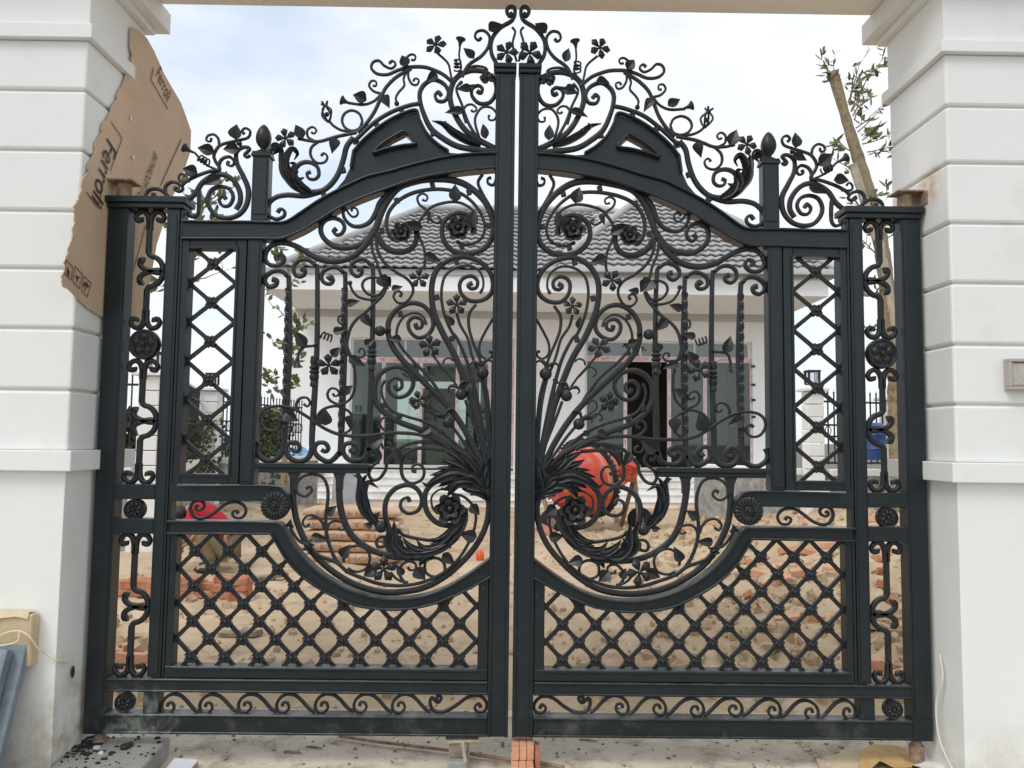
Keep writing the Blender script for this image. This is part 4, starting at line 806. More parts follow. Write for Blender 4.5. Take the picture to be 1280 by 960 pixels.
MB().box(DL[0]+.2, DL[0]+1.0, YW+1.6, YW+1.7, ZF, 3.6).build('added_tone_panel', ROOM3, hs); MB().box(DL[0]+1.6, DL[0]+2.6, YW+2.2, YW+2.3, ZF, 3.0).build('added_tone_panel', ROOM3, hs)  # added panels; pale colour stands in for daylight seen through the house
MB().box(DR[1]-1.3, DR[1]-.15, YW+1.8, YW+1.9, ZF, 3.7).build('added_tone_panel', ROOM3, hs)
for i in range(16):
    x = random.uniform(DL[0]+.2, DR[1]-.4)
    if .2 < x < .8: continue
    y = YW+random.uniform(.9, 3.2); h = random.uniform(1.0, 2.9); w = random.uniform(.06, .35); MB().box(x, x+w, y, y+.05, ZF, ZF+h).build('added_tone_panel', random.choice((ROOM, ROOM, ROOM3, WOOD, DARKM)), hs)  # added strips in random pale and dark tones to vary the panes
def doors(x0, x1, mull, tr0, tr1):
    fr = MB(); y0, y1 = YW+.04, YW+.12; zt0, zt1 = at(560, tr0, YW).z, at(560, tr1, YW).z
    d = MB(); d.box(x0, x1, y0, y1, zd1-.06, zd1); d.box(x0, x0+.06, y0, y1, zd0, zd1-.06); d.box(x1-.06, x1, y0, y1, zd0, zd1-.06); d.box(x0+.06, x1-.06, y0, y1, zt1, zt0); d.box(x0+.06, x1-.06, y0, y1, zd0, zd0+.08)
    f = d.build('door_frame', FRAMEW, hs, bevel=.004)
    MB().box(x0+.02, x1-.02, y0-.006, y0-.001, zt1+.02, zt0-.03).build('protective_tape', TAPE, f); MB().box(x1-.05, x1-.012, y0-.006, y0-.001, zd0+.1, zt1).build('protective_tape', TAPE, f)
    BASE[f] = origin(hs)
    pr = x0+.06
    for i, xm in enumerate(mull+[x1-.06]):
        last = i == len(mull)
        if not last:
            MB().box(xm-.045, xm+.045, y0+.004, y1-.004, zd0+.08, zt1).build('mullion', FRAMEW, hs); MB().box(xm-.02, xm+.02, y0-.002, y0+.003, zd0+.1, zt1-.05).build('protective_tape', TAPE, hs)
        yield pr, (xm-.045 if not last else xm), zd0+.08, zt1
        pr = xm+.045
    nt_ = 3
    for i in range(nt_):
        a, b = x0+.06+(x1-x0-.12)*i/nt_, x0+.06+(x1-x0-.12)*(i+1)/nt_
        MB().box(a, b-.05, y0+.03, y0+.036, zt0, zd1-.06).build('transom_pane', GLASS2, hs); MB().box(b-.05, b, y0+.005, y1-.005, zt0, zd1-.06).build('transom_bar', FRAMEW, hs)
XW = lambda x: at(x, 520, YW).x
open_l, open_r = [], [1, 2]
for i, (a, b, c0, c1) in enumerate(doors(DL[0], DL[1], [XW(478), XW(525), XW(571), XW(611)], 447, 454)):
    MB().box(a, b, YW+.07, YW+.078, c0, c1).build('glass_pane', GLASS, hs)
for i, (a, b, c0, c1) in enumerate(doors(DR[0], DR[1], [XW(782), XW(837), XW(882)], 442, 449)):
    if i == 1: continue
    MB().box(a, b, YW+.07, YW+.078, c0, c1).build('glass_pane', GLASS, hs)
    if i == 0: MB().box(b-.1, b-.06, YW-.04, YW+.04, ZF+1.0, ZF+1.2).build('door_handle', DARKM, hs)
for yy in (458, 481, 500, 521): MB().box(DR[1]-.03, DR[1]+.06, YW-.03, YW+.02, at(940, yy, YW).z-.03, at(940, yy, YW).z+.03).build('clamp', DARKM, hs)
for i in range(5):
    y0 = 13.95+.31*i; MB().box(-5.6, 7.2, y0, YW-.004 if i == 4 else y0+.6, .152*i-.1, .152*(i+1)-.002).build('step', STEPW, hs, bevel=.012)
    MB().box(-5.62, 7.22, y0-.035, y0+.05, .152*(i+1)-.026, .152*(i+1)+.003).build('step_nosing', STEPW, hs, bevel=.006)
# roof
def tile_slope(A, B, C_, D_, n):              # eave A-B, ridge D_-C_ ; one wavy strip per course
    A, B, C_, D_ = map(Vector, (A, B, C_, D_)); nrm = (B-A).cross(D_-A).normalized()
    if nrm.z < 0: nrm = -nrm
    for i in range(n):
        t0, t1 = i/n, (i+1.25)/n; a, b = A.lerp(D_, t0), B.lerp(C_, t0); c, d = A.lerp(D_, min(1, t1)), B.lerp(C_, min(1, t1)); m = MB(); vs = []
        w = (b-a).length
        if w < .1: continue
        k = max(2, int(w/.055))
        for j in range(k+1):
            u = j/k; ph = (a.x+(b.x-a.x)*u)/.22*2*math.pi; wv = .020*math.sin(ph)+.006*math.sin(2*ph+.6)+.012*noise.noise((a.x+(b.x-a.x)*u, i*3.1, 4))
            p = a.lerp(b, u)+nrm*(.085+wv); uq = max(0, min(1, ((p-c).dot(d-c))/max(1e-6, (d-c).length_squared))) if (d-c).length > .01 else .5
            q = c.lerp(d, uq)+nrm*(.015+wv)
            vs += [p, q, p-nrm*.035]
        m.add(vs, [(j*3, j*3+3, j*3+4, j*3+1) for j in range(k)]+[(j*3, j*3+2, j*3+5, j*3+3) for j in range(k)])
        m.build('tile_course', TILE, hs, recalc=False, smooth=True, angle=70)
ze = 5.36
tile_slope((-5.2, YC-.1, ze), (2.6, YC-.1, ze), (2.2, 16.0, 7.6), (-2.3, 16.0, 7.6), 15)
MB().add([(-5.2, YC-.1, ze), (-2.3, 16, 7.6), (-5.2, 19, ze)], [(0, 1, 2)]).add([(-5.2, 19, ze), (-2.3, 16, 7.6), (2.2, 16, 7.6), (2.2, 19, ze)], [(0, 1, 2, 3)]).build('roof_back', TILE, hs, recalc=False)
tile_slope((.9, YC-.16, ze), (7.5, YC-.16, ze), (4.7, 15.9, 7.95), (3.5, 15.9, 7.95), 16)
MB().add([(.9, YC-.16, ze), (3.5, 15.9, 7.95), (.9, 20, ze)], [(0, 1, 2)]).add([(7.5, YC-.16, ze), (4.7, 15.9, 7.95), (7.5, 20, ze)], [(0, 1, 2)]).add([(.9, 20, ze), (3.5, 15.9, 7.95), (4.7, 15.9, 7.95), (7.5, 20, ze)], [(0, 1, 2, 3)]).build('roof_back', TILE, hs, recalc=False)
tile_slope((1.2, 16.4, 7.4), (4.2, 16.4, 7.4), (2.75, 18.6, 8.45), (2.65, 18.6, 8.45), 7)
MB().add([(1.2, 16.4, 7.4), (2.65, 18.6, 8.45), (1.2, 20, 7.4)], [(0, 1, 2)]).build('roof_back', TILE, hs, recalc=False)
m = MB()
for P in (((-5.2, YC-.1, ze+.08), (-2.3, 16, 7.68)), ((-2.3, 16, 7.68), (2.2, 16, 7.68)), ((.9, YC-.16, ze+.08), (3.5, 15.9, 8.03)), ((7.5, YC-.16, ze+.08), (4.7, 15.9, 8.03)), ((3.5, 15.9, 8.03), (4.7, 15.9, 8.03)), ((1.2, 16.4, 7.5), (2.7, 18.6, 8.53)), ((4.2, 16.4, 7.5), (2.7, 18.6, 8.53))):
    m.tube([P[0], P[1]], .095, 8)
m.build('ridge_cap', RIDGE, hs, smooth=True, angle=50)
MB().box(.8, 7.6, YC-.26, YC-.16, ze-.03, ze+.07).build('gutter', GREYB, hs, bevel=.01)

# ================================================================ CARDBOARD SHEET
def cardx(y): return -2.256+.05*sstep(.10, .35, y)+.03*sstep(.4, 1.1, y)
def cardp(x, y, lift=0.0):
    X = -2.25
    for _ in range(6):
        d = ray(x, y); t = (X-CAM[0])/d.x; Y = CAM[1]+t*d.y; X = cardx(Y)
    return Vector((X+lift, Y, CAM[2]+t*d.z))
edge = [(164, 34), (172, 36), (183, 47), (205, 92), (226, 128), (233, 146), (239, 164), (238, 190), (233, 205), (226, 226), (215, 247), (203, 283), (196, 305), (188, 350), (180, 395), (176, 408), (160, 408), (143, 404), (131, 398), (118, 391), (106, 381), (92, 368), (80, 359), (77, 352), (78, 342), (81, 333), (80, 327), (84, 318), (86, 308), (90, 300), (91, 288), (94, 278), (92, 263), (95, 254), (99, 249), (103, 236), (104, 222), (111, 214), (112, 203), (118, 193), (120, 178), (126, 168), (128, 158), (135, 147), (138, 137), (145, 126), (148, 116), (154, 105), (157, 94), (164, 80), (166, 70), (163, 60)]
e2 = []
for i in range(len(edge)):
    a, b = edge[i], edge[(i+1) % len(edge)]; e2.append(a)
    if i >= 16:
        for t in (.33, .66): e2.append((a[0]+(b[0]-a[0])*t+random.uniform(-1.6, 1.6), a[1]+(b[1]-a[1])*t+random.uniform(-1, 1)))
edge = e2
cb = thing('cardboard_sheet', 'torn brown cardboard sheet wedged between left pillar and iron gate', 'cardboard', cardp(150, 250)); BASE[cb] = cardp(150, 250)
bm = bmesh.new(); vv = [bm.verts.new(cardp(a, b)-origin(cb)) for a, b in edge]; es = [bm.edges.new((vv[i], vv[(i+1) % len(vv)])) for i in range(len(vv))]
bmesh.ops.triangle_fill(bm, edges=es, use_beauty=True)
for Y in (.10, .16, .22, .28, .35, .5, .7, .9):
    bmesh.ops.bisect_plane(bm, geom=bm.verts[:]+bm.edges[:]+bm.faces[:], plane_co=Vector((0, Y, 0))-origin(cb), plane_no=(0, 1, 0))
for v in bm.verts: v.co.x = cardx((v.co+origin(cb)).y)-origin(cb).x+.0035*noise.noise(v.co*3)
r = bmesh.ops.extrude_face_region(bm, geom=bm.faces[:])
for v in [g for g in r['geom'] if isinstance(g, bmesh.types.BMVert)]: v.co.x -= .006
bmesh.ops.recalc_face_normals(bm, faces=bm.faces); me = bpy.data.meshes.new('sheet'); bm.to_mesh(me); bm.free(); me.materials.append(CARD); link('sheet', me, cb)
def text_mesh(s, parent, o3, e1, e2, size, mt, shear=0, name='lettering', space=1.0, fit=None):
    cu = bpy.data.curves.new('lettering', 'FONT'); cu.body = s; cu.size = 1; cu.shear = shear; cu.extrude = 0.0; cu.space_character = space
    ob = bpy.data.objects.new('lettering', cu); COL.objects.link(ob); bpy.context.view_layer.update()
    me = bpy.data.meshes.new_from_object(ob.evaluated_get(bpy.context.evaluated_depsgraph_get())); bpy.data.objects.remove(ob); bpy.data.curves.remove(cu)
    xs_ = [v.co.x for v in me.vertices]; wid = max(xs_)-min(xs_); e1 = Vector(e1); e2 = Vector(e2)
    for v in me.vertices:
        v.co = Vector(o3)+e1*((v.co.x-min(xs_))/wid)+e2*(v.co.y*size)
        if fit: v.co.x = fit(v.co.y)
        v.co -= origin(parent)
    me.name = name; me.materials.append(mt); return link(name, me, parent)
def perp(e1, flip=1): q = Vector((1, 0, 0)).cross(e1).normalized(); return q*flip
p0, p1 = cardp(133, 172, .005), cardp(113, 247, .005); e1 = p1-p0; e1.x *= 1
text_mesh('Ferroli', cb, p0, e1, perp(e1), .17, INK, .05, fit=lambda y: cardx(y)+.006)
p0, p1 = cardp(192, 188, .006), cardp(168, 249, .006); text_mesh('BATHROOM ITEM', cb, p0, p1-p0, perp(p1-p0), .075, INK2, .2, fit=lambda y: cardx(y)+.006)
p0, p1 = cardp(194, 94, .008), cardp(208, 128, .008); text_mesh('Ferroli', cb, p0, p1-p0, perp(p1-p0), .15, INK2, fit=lambda y: cardx(y)+.006)
def outline(pts, w=.006, name='printed_line', lift=.005):
    m = MB()
    for i in range(len(pts)-1):
        A, B = cardp(*pts[i], lift), cardp(*pts[i+1], lift); t = Vector((1, 0, 0)).cross((B-A).normalized())*w/2; m.add([A-t, B-t, B+t, A+t], [(0, 1, 2, 3)])
    return m.build(name, INK2, cb, recalc=False)
outline([(138, 152), (152, 173), (137, 214)]); outline([(128, 230), (122, 260), (107, 240)]); outline([(226, 174), (200, 232)], .008); outline([(182, 280), (166, 340)]); outline([(191, 85), (188, 100), (209, 136)], .007)
for pts, gl in ((([(81, 324), (90, 334), (88, 350), (80, 342), (81, 324)]), 0), (([(93, 333), (102, 343), (98, 361), (90, 351), (93, 333)]), 1), (([(104, 345), (113, 354), (108, 371), (101, 363), (104, 345)]), 2)):
    outline(pts, .005, 'printed_symbol'); cx, cy = sum(p[0] for p in pts[:4])/4, sum(p[1] for p in pts[:4])/4
    if gl == 0: outline([(cx-2, cy+3), (cx+1, cy+5)], .03, 'printed_symbol', .0055); outline([(cx-1, cy-4), (cx-1.5, cy+3)], .012, 'printed_symbol', .0055)
    if gl == 1: outline([(cx-2, cy-3), (cx, cy+1), (cx+2, cy-1)], .012, 'printed_symbol', .0055); outline([(cx, cy+1), (cx-.7, cy+5)], .008, 'printed_symbol', .0055)
    if gl == 2: outline([(cx-3, cy-1), (cx-1.5, cy-4), (cx+1.2, cy-3.5), (cx+3, cy+1)], .018, 'printed_symbol', .0055); outline([(cx, cy-2), (cx-1.3, cy+5), (cx-2.4, cy+4.5)], .007, 'printed_symbol', .0055)
m = MB()
for q in ((163, 148), (166, 197)): m.lathe([(0, .012), (.002, .012)], cardp(*q, .004), (1, 0, 0), 10)
m.build('punched_hole', PAPER, cb)

# ================================================================ FOREGROUND BITS
GZ = -.152
def prism(name, pts, z0, z1, mt, parent=None, bevel=.003):
    m = MB(); n = len(pts); m.add([(p[0], p[1], z0) for p in pts]+[(p[0], p[1], z1) for p in pts], [tuple(range(n-1, -1, -1)), tuple(range(n, 2*n))]+[(i, (i+1) % n, n+(i+1) % n, n+i) for i in range(n)]); return m.build(name, mt, parent, bevel=bevel)
zt = -.055; A, B, C_, D_ = gnd(60, 962, zt), gnd(106, 921, zt), gnd(213, 921, zt), gnd(176, 962, zt)
sl_ = thing('concrete_slab', 'grey concrete slab with black crumbs lying under the left gate post', 'slab', (A.x, A.y, GZ)); BASE[sl_] = Vector((A.x, A.y, GZ))
prism('slab', [A+(A-B)*.15, D_+(D_-C_)*.15, C_, B], GZ, zt, SLABG, sl_, .006)
m = MB()
for i in range(170):
    u, v = random.random(), random.random()
    if random.random() < .6: u *= .3; v = 1-(1-v)*.6
    p = (A.lerp(D_, u)).lerp(B.lerp(C_, u), v); r = random.choice((.004, .006, .008, .012)); m.ball((p.x, p.y, zt+r*.3), r, 5, sc=(random.uniform(.7, 1.9), random.uniform(.7, 1.5), .6))
p = gnd(156, 936, zt); m.ball((p.x, p.y, zt+.012), .026, 6, sc=(1.1, 1.2, .6)); m.ball((p.x+.012, p.y+.03, zt+.012), .018, 6, sc=(1, 1.4, .7))
stuff(m.build('black_crumbs', DEBRIS, sl_))
for q, r, lab in (((121, 935), .016, 'tiny white chip on the concrete slab, nearer the pillar'), ((126, 942), .011, 'tiny white chip on the concrete slab, nearer the viewer')):
    p = gnd(*q, zt); m = MB(); m.obox((p.x, p.y, zt+.004), (r, .003, 0), (-.004, r*.8, 0), (0, 0, .004)); tag(m.build('white_chip', PAPER), lab, 'chip', 'white chips on the slab')
A, B, C_, D_ = gnd(203, 966, -.12), gnd(218, 948, -.12), gnd(248, 950, -.12), gnd(232, 968, -.12); bt = thing('broken_tile', 'broken white tile with clay back, beside the concrete slab', 'tile', (A.x, A.y, GZ)); BASE[bt] = Vector((A.x, A.y, GZ))
prism('glaze', [A, D_, C_, B], -.128, -.118, CERAM, bt, .002); prism('clay_back', [A, D_, C_, B], GZ, -.1285, CLAYE, bt, .002)
# bricks under the meeting stiles
f0, f1 = gnd(640, 935, -.022), gnd(668, 935, -.022); w = (f1.x-f0.x)/3
for i in range(3):
    m = MB(); m.box(f0.x+w*i+.001, f0.x+w*(i+1)-.001, f0.y+.004*i, f0.y+.20, -.086, -.022); tag(m.build('brick', BRICK2, bevel=.003), ['left', 'middle', 'right'][i]+' brick of the upper three propping the gate at its centre', 'brick', 'bricks propping the gate')
    m = MB(); m.box(f0.x+w*i-.004+.001, f0.x+w*(i+1)-.005, f0.y-.075-.006*i, f0.y+.12, GZ, -.088); tag(m.build('brick', BRICK2, bevel=.003), ['left', 'middle', 'right'][i]+' brick of the lower three propping the gate at its centre', 'brick', 'bricks propping the gate')
m = MB(); a = gnd(669, 957, GZ); m.box(f1.x+.004, f1.x+.03, f0.y-.02, f0.y+.14, GZ, -.04); tag(m.build('brick', BRICK, bevel=.003), 'thin dark red brick standing against the right of the propping bricks', 'brick', 'bricks propping the gate')
# wood block and stone at the left meeting stile
f0, f1 = gnd(561, 948, -.105), gnd(584, 948, -.105)
m = MB(); m.box(f0.x, f1.x, f0.y, f0.y+.17, -.104, -.025); tag(m.build('wood_block', WOOD, bevel=.005), 'dark weathered wood block propping the left leaf near its meeting edge', 'wood block')
m = MB(); m.box(f0.x-.004, f1.x+.006, f0.y-.05, f0.y+.16, GZ, -.105); tag(m.build('stone_block', SLABG, bevel=.006), 'grey stone block under the dark wood block', 'stone')
p = gnd(578, 924, -.02); m = MB(); m.obox((p.x, p.y, -.019), (.085, .01, .002), (-.01, .04, 0), (0, 0, .006)); tag(m.build('wood_wedge', PLANK, bevel=.002), 'pale flat wedge lying on the dark wood block', 'wedge', 'wedges under the left leaf')
m = MB(); p = gnd(580, 930, -.01); m.obox((p.x, p.y, -.05), (.009, -.006, -.05), (.008, 0, .002), (0, .006, 0)); tag(m.build('wood_wedge', PLANK, bevel=.002), 'thin pale stick slanting across the front of the wood block', 'wedge', 'wedges under the left leaf')
def rod(pts, r, lab): tag(MB().tube([gnd(a, b, GZ+.02) for a, b in pts], r, 8).build('steel_rod', RUST, smooth=True), lab, 'rod', 'rusty rods on the driveway')
rod([(424, 920), (470, 927), (520, 933), (562, 938)], .009, 'long rusty rod on the concrete left of the wood block'); rod([(588, 942), (640, 950), (672, 953), (705, 959)], .011, 'rusty rod on the concrete running behind the propping bricks')
for q, lab in (((366, 940), 'small dark twig on the concrete, left of centre'), ((735, 925), 'small dark twig on the concrete, right of the propping bricks'), ((393, 934), 'short dark splinter near the twig left of centre')):
    p = gnd(*q, GZ+.006); MB_ = MB().tube([p+Vector((-.05, .01, 0)), p+Vector((0, 0, .002)), p+Vector((.05, -.012, 0))], [.003, .006, .003], 6); tag(MB_.build('twig', WOOD), lab, 'twig', 'twigs on the driveway')
# torn paper and card at the lower right
def sheet(name, px, z, mt, lab, cat, wav=.02, t=.003):
    P = [gnd(a, b, z) for a, b in px]; bm = bmesh.new(); vv = [bm.verts.new(p) for p in P]; es = [bm.edges.new((vv[i], vv[(i+1) % len(vv)])) for i in range(len(vv))]
    bmesh.ops.triangle_fill(bm, edges=es, use_beauty=True); bmesh.ops.subdivide_edges(bm, edges=bm.edges[:], cuts=3, use_grid_fill=True)
    for v in bm.verts: v.co.z += wav*noise.noise(v.co*9)+wav*.5
    r = bmesh.ops.extrude_face_region(bm, geom=bm.faces[:])
    for v in [g for g in r['geom'] if isinstance(g, bmesh.types.BMVert)]: v.co.z -= t
    bmesh.ops.recalc_face_normals(bm, faces=bm.faces); me = bpy.data.meshes.new(name); bm.to_mesh(me); bm.free(); me.materials.append(mt); return tag(link(name, me), lab, cat)
YCARD = mat('yellow_card', (0.52, 0.34, 0.13), 0.8, 0, 0.2, 9.0)
sheet('torn_card', [(1080, 938), (1092, 933), (1118, 938), (1132, 940), (1144, 958), (1140, 966), (1118, 962), (1100, 956), (1082, 968), (1074, 962)], -.13, YCARD, 'torn yellow brown card on the ground near the right post', 'card', .03)
sheet('torn_card', [(1020, 950), (1052, 941), (1082, 938), (1090, 948), (1078, 962), (1060, 970), (1030, 972)], -.142, CARD2, 'pale flat card left of the torn yellow card', 'card', .012)
sheet('paper_scrap', [(1128, 938), (1148, 948), (1170, 944), (1188, 950), (1192, 962), (1160, 972), (1142, 964)], -.135, PAPER, 'crumpled white paper on the ground beside the right pillar', 'paper', .035)
m = MB()
for i in range(7):
    a = gnd(1000+i*5.5, 929+i*4.6, GZ); e = MB(); e.ball((0, 0, 0), .022, 6, sc=(1.3, 1.1, .6)); m.add([Vector((a.x, a.y, GZ+.006))+v*(1+random.uniform(-.4, .3)) for v in e.v], e.f)
tag(m.build('concrete_lump', CONC), 'ragged ridge of broken concrete crumbs by the pale card', 'rubble')
# leaning stone slabs, packet and string at the lower left
def leaning(x1, zt, yt, yb, th, lab):
    m = MB(); x0 = -3.25; up = Vector((0, yt-yb, zt-GZ)).normalized(); nrm = Vector((0, -up.z, up.y)); vs = []
    for x in (x0, x1):
        vs += [Vector((x, yb, GZ))+nrm*0, Vector((x, yt, zt)), Vector((x, yt, zt))+nrm*th, Vector((x, yb, GZ))+nrm*th]
    m.add(vs, [(0, 1, 2, 3), (7, 6, 5, 4), (0, 4, 5, 1), (1, 5, 6, 2), (2, 6, 7, 3), (3, 7, 4, 0)]); tag(m.build('stone_slab', BLUEST, bevel=.004), lab, 'stone slab', 'stone slabs leaning on the left pillar')
leaning(at(40, 806, -.262).x, at(40, 806, -.262).z, -.262, -.50, .045, 'blue grey stone slab leaning against the left pillar, rear of the two')
leaning(at(17, 813, -.325).x, at(17, 813, -.325).z, -.325, -.57, .05, 'blue grey stone slab leaning on the other slab, front of the two')
pk = thing('cardboard_packet', 'tan cardboard packet tucked between left pillar and leaning stone slabs', 'packet', (-2.6, -.3, .6)); BASE[pk] = Vector((-2.6, -.3, .6))
a, b = at(42, 768, -.30), at(50, 818, -.30)
MB().box(-3.2, a.x, -.305, -.248, b.z-.06, a.z).build('box', CARD2, pk, bevel=.006)
m = MB(); vs = []
for i in range(13):
    x = -3.1+(a.x-.02+3.1)*i/12; w = .012*math.sin(i*1.3); vs += [(x, -.315, a.z-.02+w), (x, -.30, a.z+.012+w*.6), (x, -.25, a.z+.008)]
m.add(vs, [(i*3+j, i*3+3+j, i*3+4+j, i*3+1+j) for i in range(12) for j in range(2)]); m.build('folded_flap', mat('pale_card', (.64, .53, .36), .85, 0, .1, 12.0), pk, recalc=False)
P = [at(-8, 800, -.34), at(8, 791, -.335), at(25, 789, -.33), at(38, 797, -.325), at(47, 810, -.30), at(58, 817, -.262), at(72, 826, -.252), at(82, 830, -.16)]
tag(MB().tube(catmull(P, .01), .0045, 6).build('string', STRING, smooth=True), 'cream string draped over the cardboard packet to the left pillar', 'string')
P = [at(24, 790, -.335), at(22, 801, -.34), at(8, 806, -.345), at(-10, 808, -.35)]
tag(MB().tube(catmull(P, .01), .004, 6).build('string', STRING, smooth=True), 'short loose end of string hanging over the stone slabs', 'string')
p = Vector((-2.262, -.10, .35)); tag(MB().ball(p, .03, 6, sc=(.25, .45, 1.1)).build('wall_hole_plug', DEBRIS), 'dark hole with torn rim on the left pillar inner face', 'hole')
P = [Vector((2.263, -.06, .47)), Vector((2.25, -.10, .36)), Vector((2.235, -.06, .22)), Vector((2.23, -.09, .05)), Vector((2.24, -.2, -.07)), Vector((2.275, -.265, -.13))]
tag(MB().tube(catmull(P, .012), .0045, 6).build('cable', CABLE, smooth=True), 'thin white cable hanging down the right pillar to the ground', 'cable')

# ================================================================ YARD
# cement bags
def bag(c, w, d, h, rz, lab, txt):
    t = thing('cement_bag', lab, 'cement bag', c, 'kraft paper bags stacked in the yard'); BASE[t] = Vector(c); m = MB(); nu, nv = 16, 9; vs = []
    for i in range(nu):
        for j in range(nv*2):
            u = i/(nu-1)*2-1; a = 2*math.pi*j/(nv*2); ex = 1-abs(u)**5*.55; e = .45
            y = math.copysign(abs(math.cos(a))**e, math.cos(a))*d/2*(1-.10*abs(u)**4); z = math.copysign(abs(math.sin(a))**e, math.sin(a))*h/2*ex
            q = Vector((u*w/2, y, z)); q += Vector((0, 1, 0))*.012*noise.noise(q*7+Vector(c))+Vector((0, 0, 1))*.014*noise.noise(q*5+Vector(c)*3)
            vs.append(Matrix.Rotation(rz, 3, 'Z') @ q+Vector(c)+Vector((0, 0, h/2)))
    n = nv*2; m.add(vs, [(i*n+j, i*n+(j+1) % n, (i+1)*n+(j+1) % n, (i+1)*n+j) for i in range(nu-1) for j in range(n)]+[tuple(range(n-1, -1, -1)), tuple(range(nu*n-n, nu*n))])
    m.build('bag', BAG, t, smooth=True, angle=60)
    M = Matrix.Rotation(rz, 3, 'Z'); e1 = M @ Vector((w*.72, 0, 0)); o = Vector(c)+M @ Vector((-w*.36, -d/2-.012, h*.30)); text_mesh(txt, t, o, e1, (0, 0, 1), h*.55, BAGINK, space=1.1)
yb = 5.55; x0, x1 = at(372, 700, yb).x, at(503, 700, yb).x; zb = height(-1.9, yb)
tx = ['KEO HOME', 'KEO TILE', 'HOME TILE', 'KEO TILE', 'KOLAZA HOMES']; ps = ['bottom', 'second from the bottom', 'middle', 'second from the top', 'top']
ztop = at(440, 634, yb).z; hh = (ztop-zb)/5
for i in range(5):
    jx = (.02, -.04, .05, -.02, .0)[i]; bag((((x0+x1)/2+jx), yb+.2, zb+hh*i-.005), (x1-x0)*(.93, 1.0, .98, .95, .92)[i], .5, hh*1.05, R((1, -2, 2, -1, 1.5)[i]), ps[i]+' kraft cement bag of the stack behind the left leaf', tx[i])
# grey board leaning on steps, tarp heap
a, b = at(410, 632, 12.9), at(452, 600, 13.6); m = MB(); m.obox(((a.x+b.x)/2, 13.3, (a.z+b.z)/2+.05), ((b.x-a.x)/2, 0, 0), (0, .12, (b.z-a.z)/2+.15), (0, .015, -.004)); tag(m.build('grey_board', GREYBD, bevel=.004), 'plain grey board leaning on the house steps above the bags', 'board')
c0 = at(368, 583, 14.9); m = MB(); vs = []; nu, nv = 22, 12
for i in range(nu):
    for j in range(nv):
        u, v = i/(nu-1), j/(nv-1); q = Vector((c0.x-.62+1.24*u, c0.y-.3+.6*v, 0)); q.z = .74+.55*math.sin(math.pi*u)**.6*math.sin(math.pi*v)**.6*(1+.45*noise.noise((u*5, v*4, 2)))+.05*noise.noise((u*14, v*9, 1)); vs.append(q)
m.add(vs, [(i*nv+j, (i+1)*nv+j, (i+1)*nv+j+1, i*nv+j+1) for i in range(nu-1) for j in range(nv-1)]); tag(m.build('tarp_heap', TARP, recalc=False), 'crumpled blue tarpaulin heaped on the house porch at left', 'tarpaulin')
# concrete mixer
mc = at(727, 600, 9.0); mxr = thing('concrete_mixer', 'red drum concrete mixer standing on sand before the house steps', 'concrete mixer', (mc.x, 9.0, height(mc.x, 9))); BASE[mxr] = Vector((mc.x, 9.0, height(mc.x, 9)))
ax = Vector((.66, .62, .22)).normalized(); rr = .60
MB().lathe([(-.62, .10), (-.62, .22), (-.50, .36), (-.10, rr), (-.02, rr+.005)], mc, ax, 40).build('drum_bowl', REDP, mxr, smooth=True, angle=40)
MB().lathe([(-.018, rr+.005), (.0, rr+.012), (.26, rr+.012), (.28, rr)], mc, ax, 40).build('drum_belt', SALMON, mxr, smooth=True, angle=40)
MB().lathe([(.282, rr-.01), (.55, .36), (.62, .33), (.64, .33), (.62, .30), (.30, rr-.06)], mc, ax, 40).build('drum_mouth', SALMON, mxr, smooth=True, angle=40)
m = MB(); m.lathe([(.10, rr+.015), (.10, rr+.07), (.17, rr+.07), (.17, rr+.015)], mc, ax, 40)
for i in range(48):
    a = i/48*2*math.pi; o_ = ax.orthogonal().normalized(); q = o_*math.cos(a)+ax.cross(o_)*math.sin(a); m.obox(mc+ax*.135+q*(rr+.085), ax*.03, q*.018, ax.cross(q)*.02)
m.build('ring_gear', DARKM, mxr, smooth=True, angle=30)
for i in range(4):
    a = i*math.pi/2+.5; o_ = ax.orthogonal().normalized(); q = o_*math.cos(a)+ax.cross(o_)*math.sin(a); MB().obox(mc+ax*-.30+q*.46, ax*.16-q*.0, ax.cross(q)*.02, q*.03).build('drum_rib', REDP, mxr, bevel=.006)
zg = height(mc.x, 9)-.05
gb = at(786, 588, 9.05); g_ = MB().lathe([(-.16, .13), (-.15, .16), (.13, .16), (.16, .12)], gb, (.3, -.3, 1), 16).build('gearbox', REDP, mxr, smooth=True, angle=40); BASE[g_] = origin(mxr)
MB().lathe([(.16, .04), (.26, .035)], gb, (.3, -.3, 1), 10).build('shaft', SALMON, g_, smooth=True)
for i in range(5): MB().lathe([(-.12+.06*i, .17), (-.10+.06*i, .17)], gb, (.3, -.3, 1), 16).build('cooling_fin', REDP, g_)
MB().tube([at(755, 612, 9.1), at(770, 612, 9.0), at(783, 600, 9.0), at(788, 592, 9.0)], .045, 8).build('yoke_arm', SALMON, mxr, smooth=True)
def leg(a, b, y0, y1, r=.04): P, Q = at(*a, y0), at(*b, y1); Q.z = min(Q.z, zg+.3); MB().tube([P, Q], r, 8).build('leg', RUST, mxr, smooth=True)
leg((793, 596), (801, 668), 9.05, 9.0); leg((793, 596), (775, 662), 9.05, 9.5); leg((680, 600), (668, 650), 9.3, 9.6); leg((676, 610), (690, 660), 9.3, 8.7); 
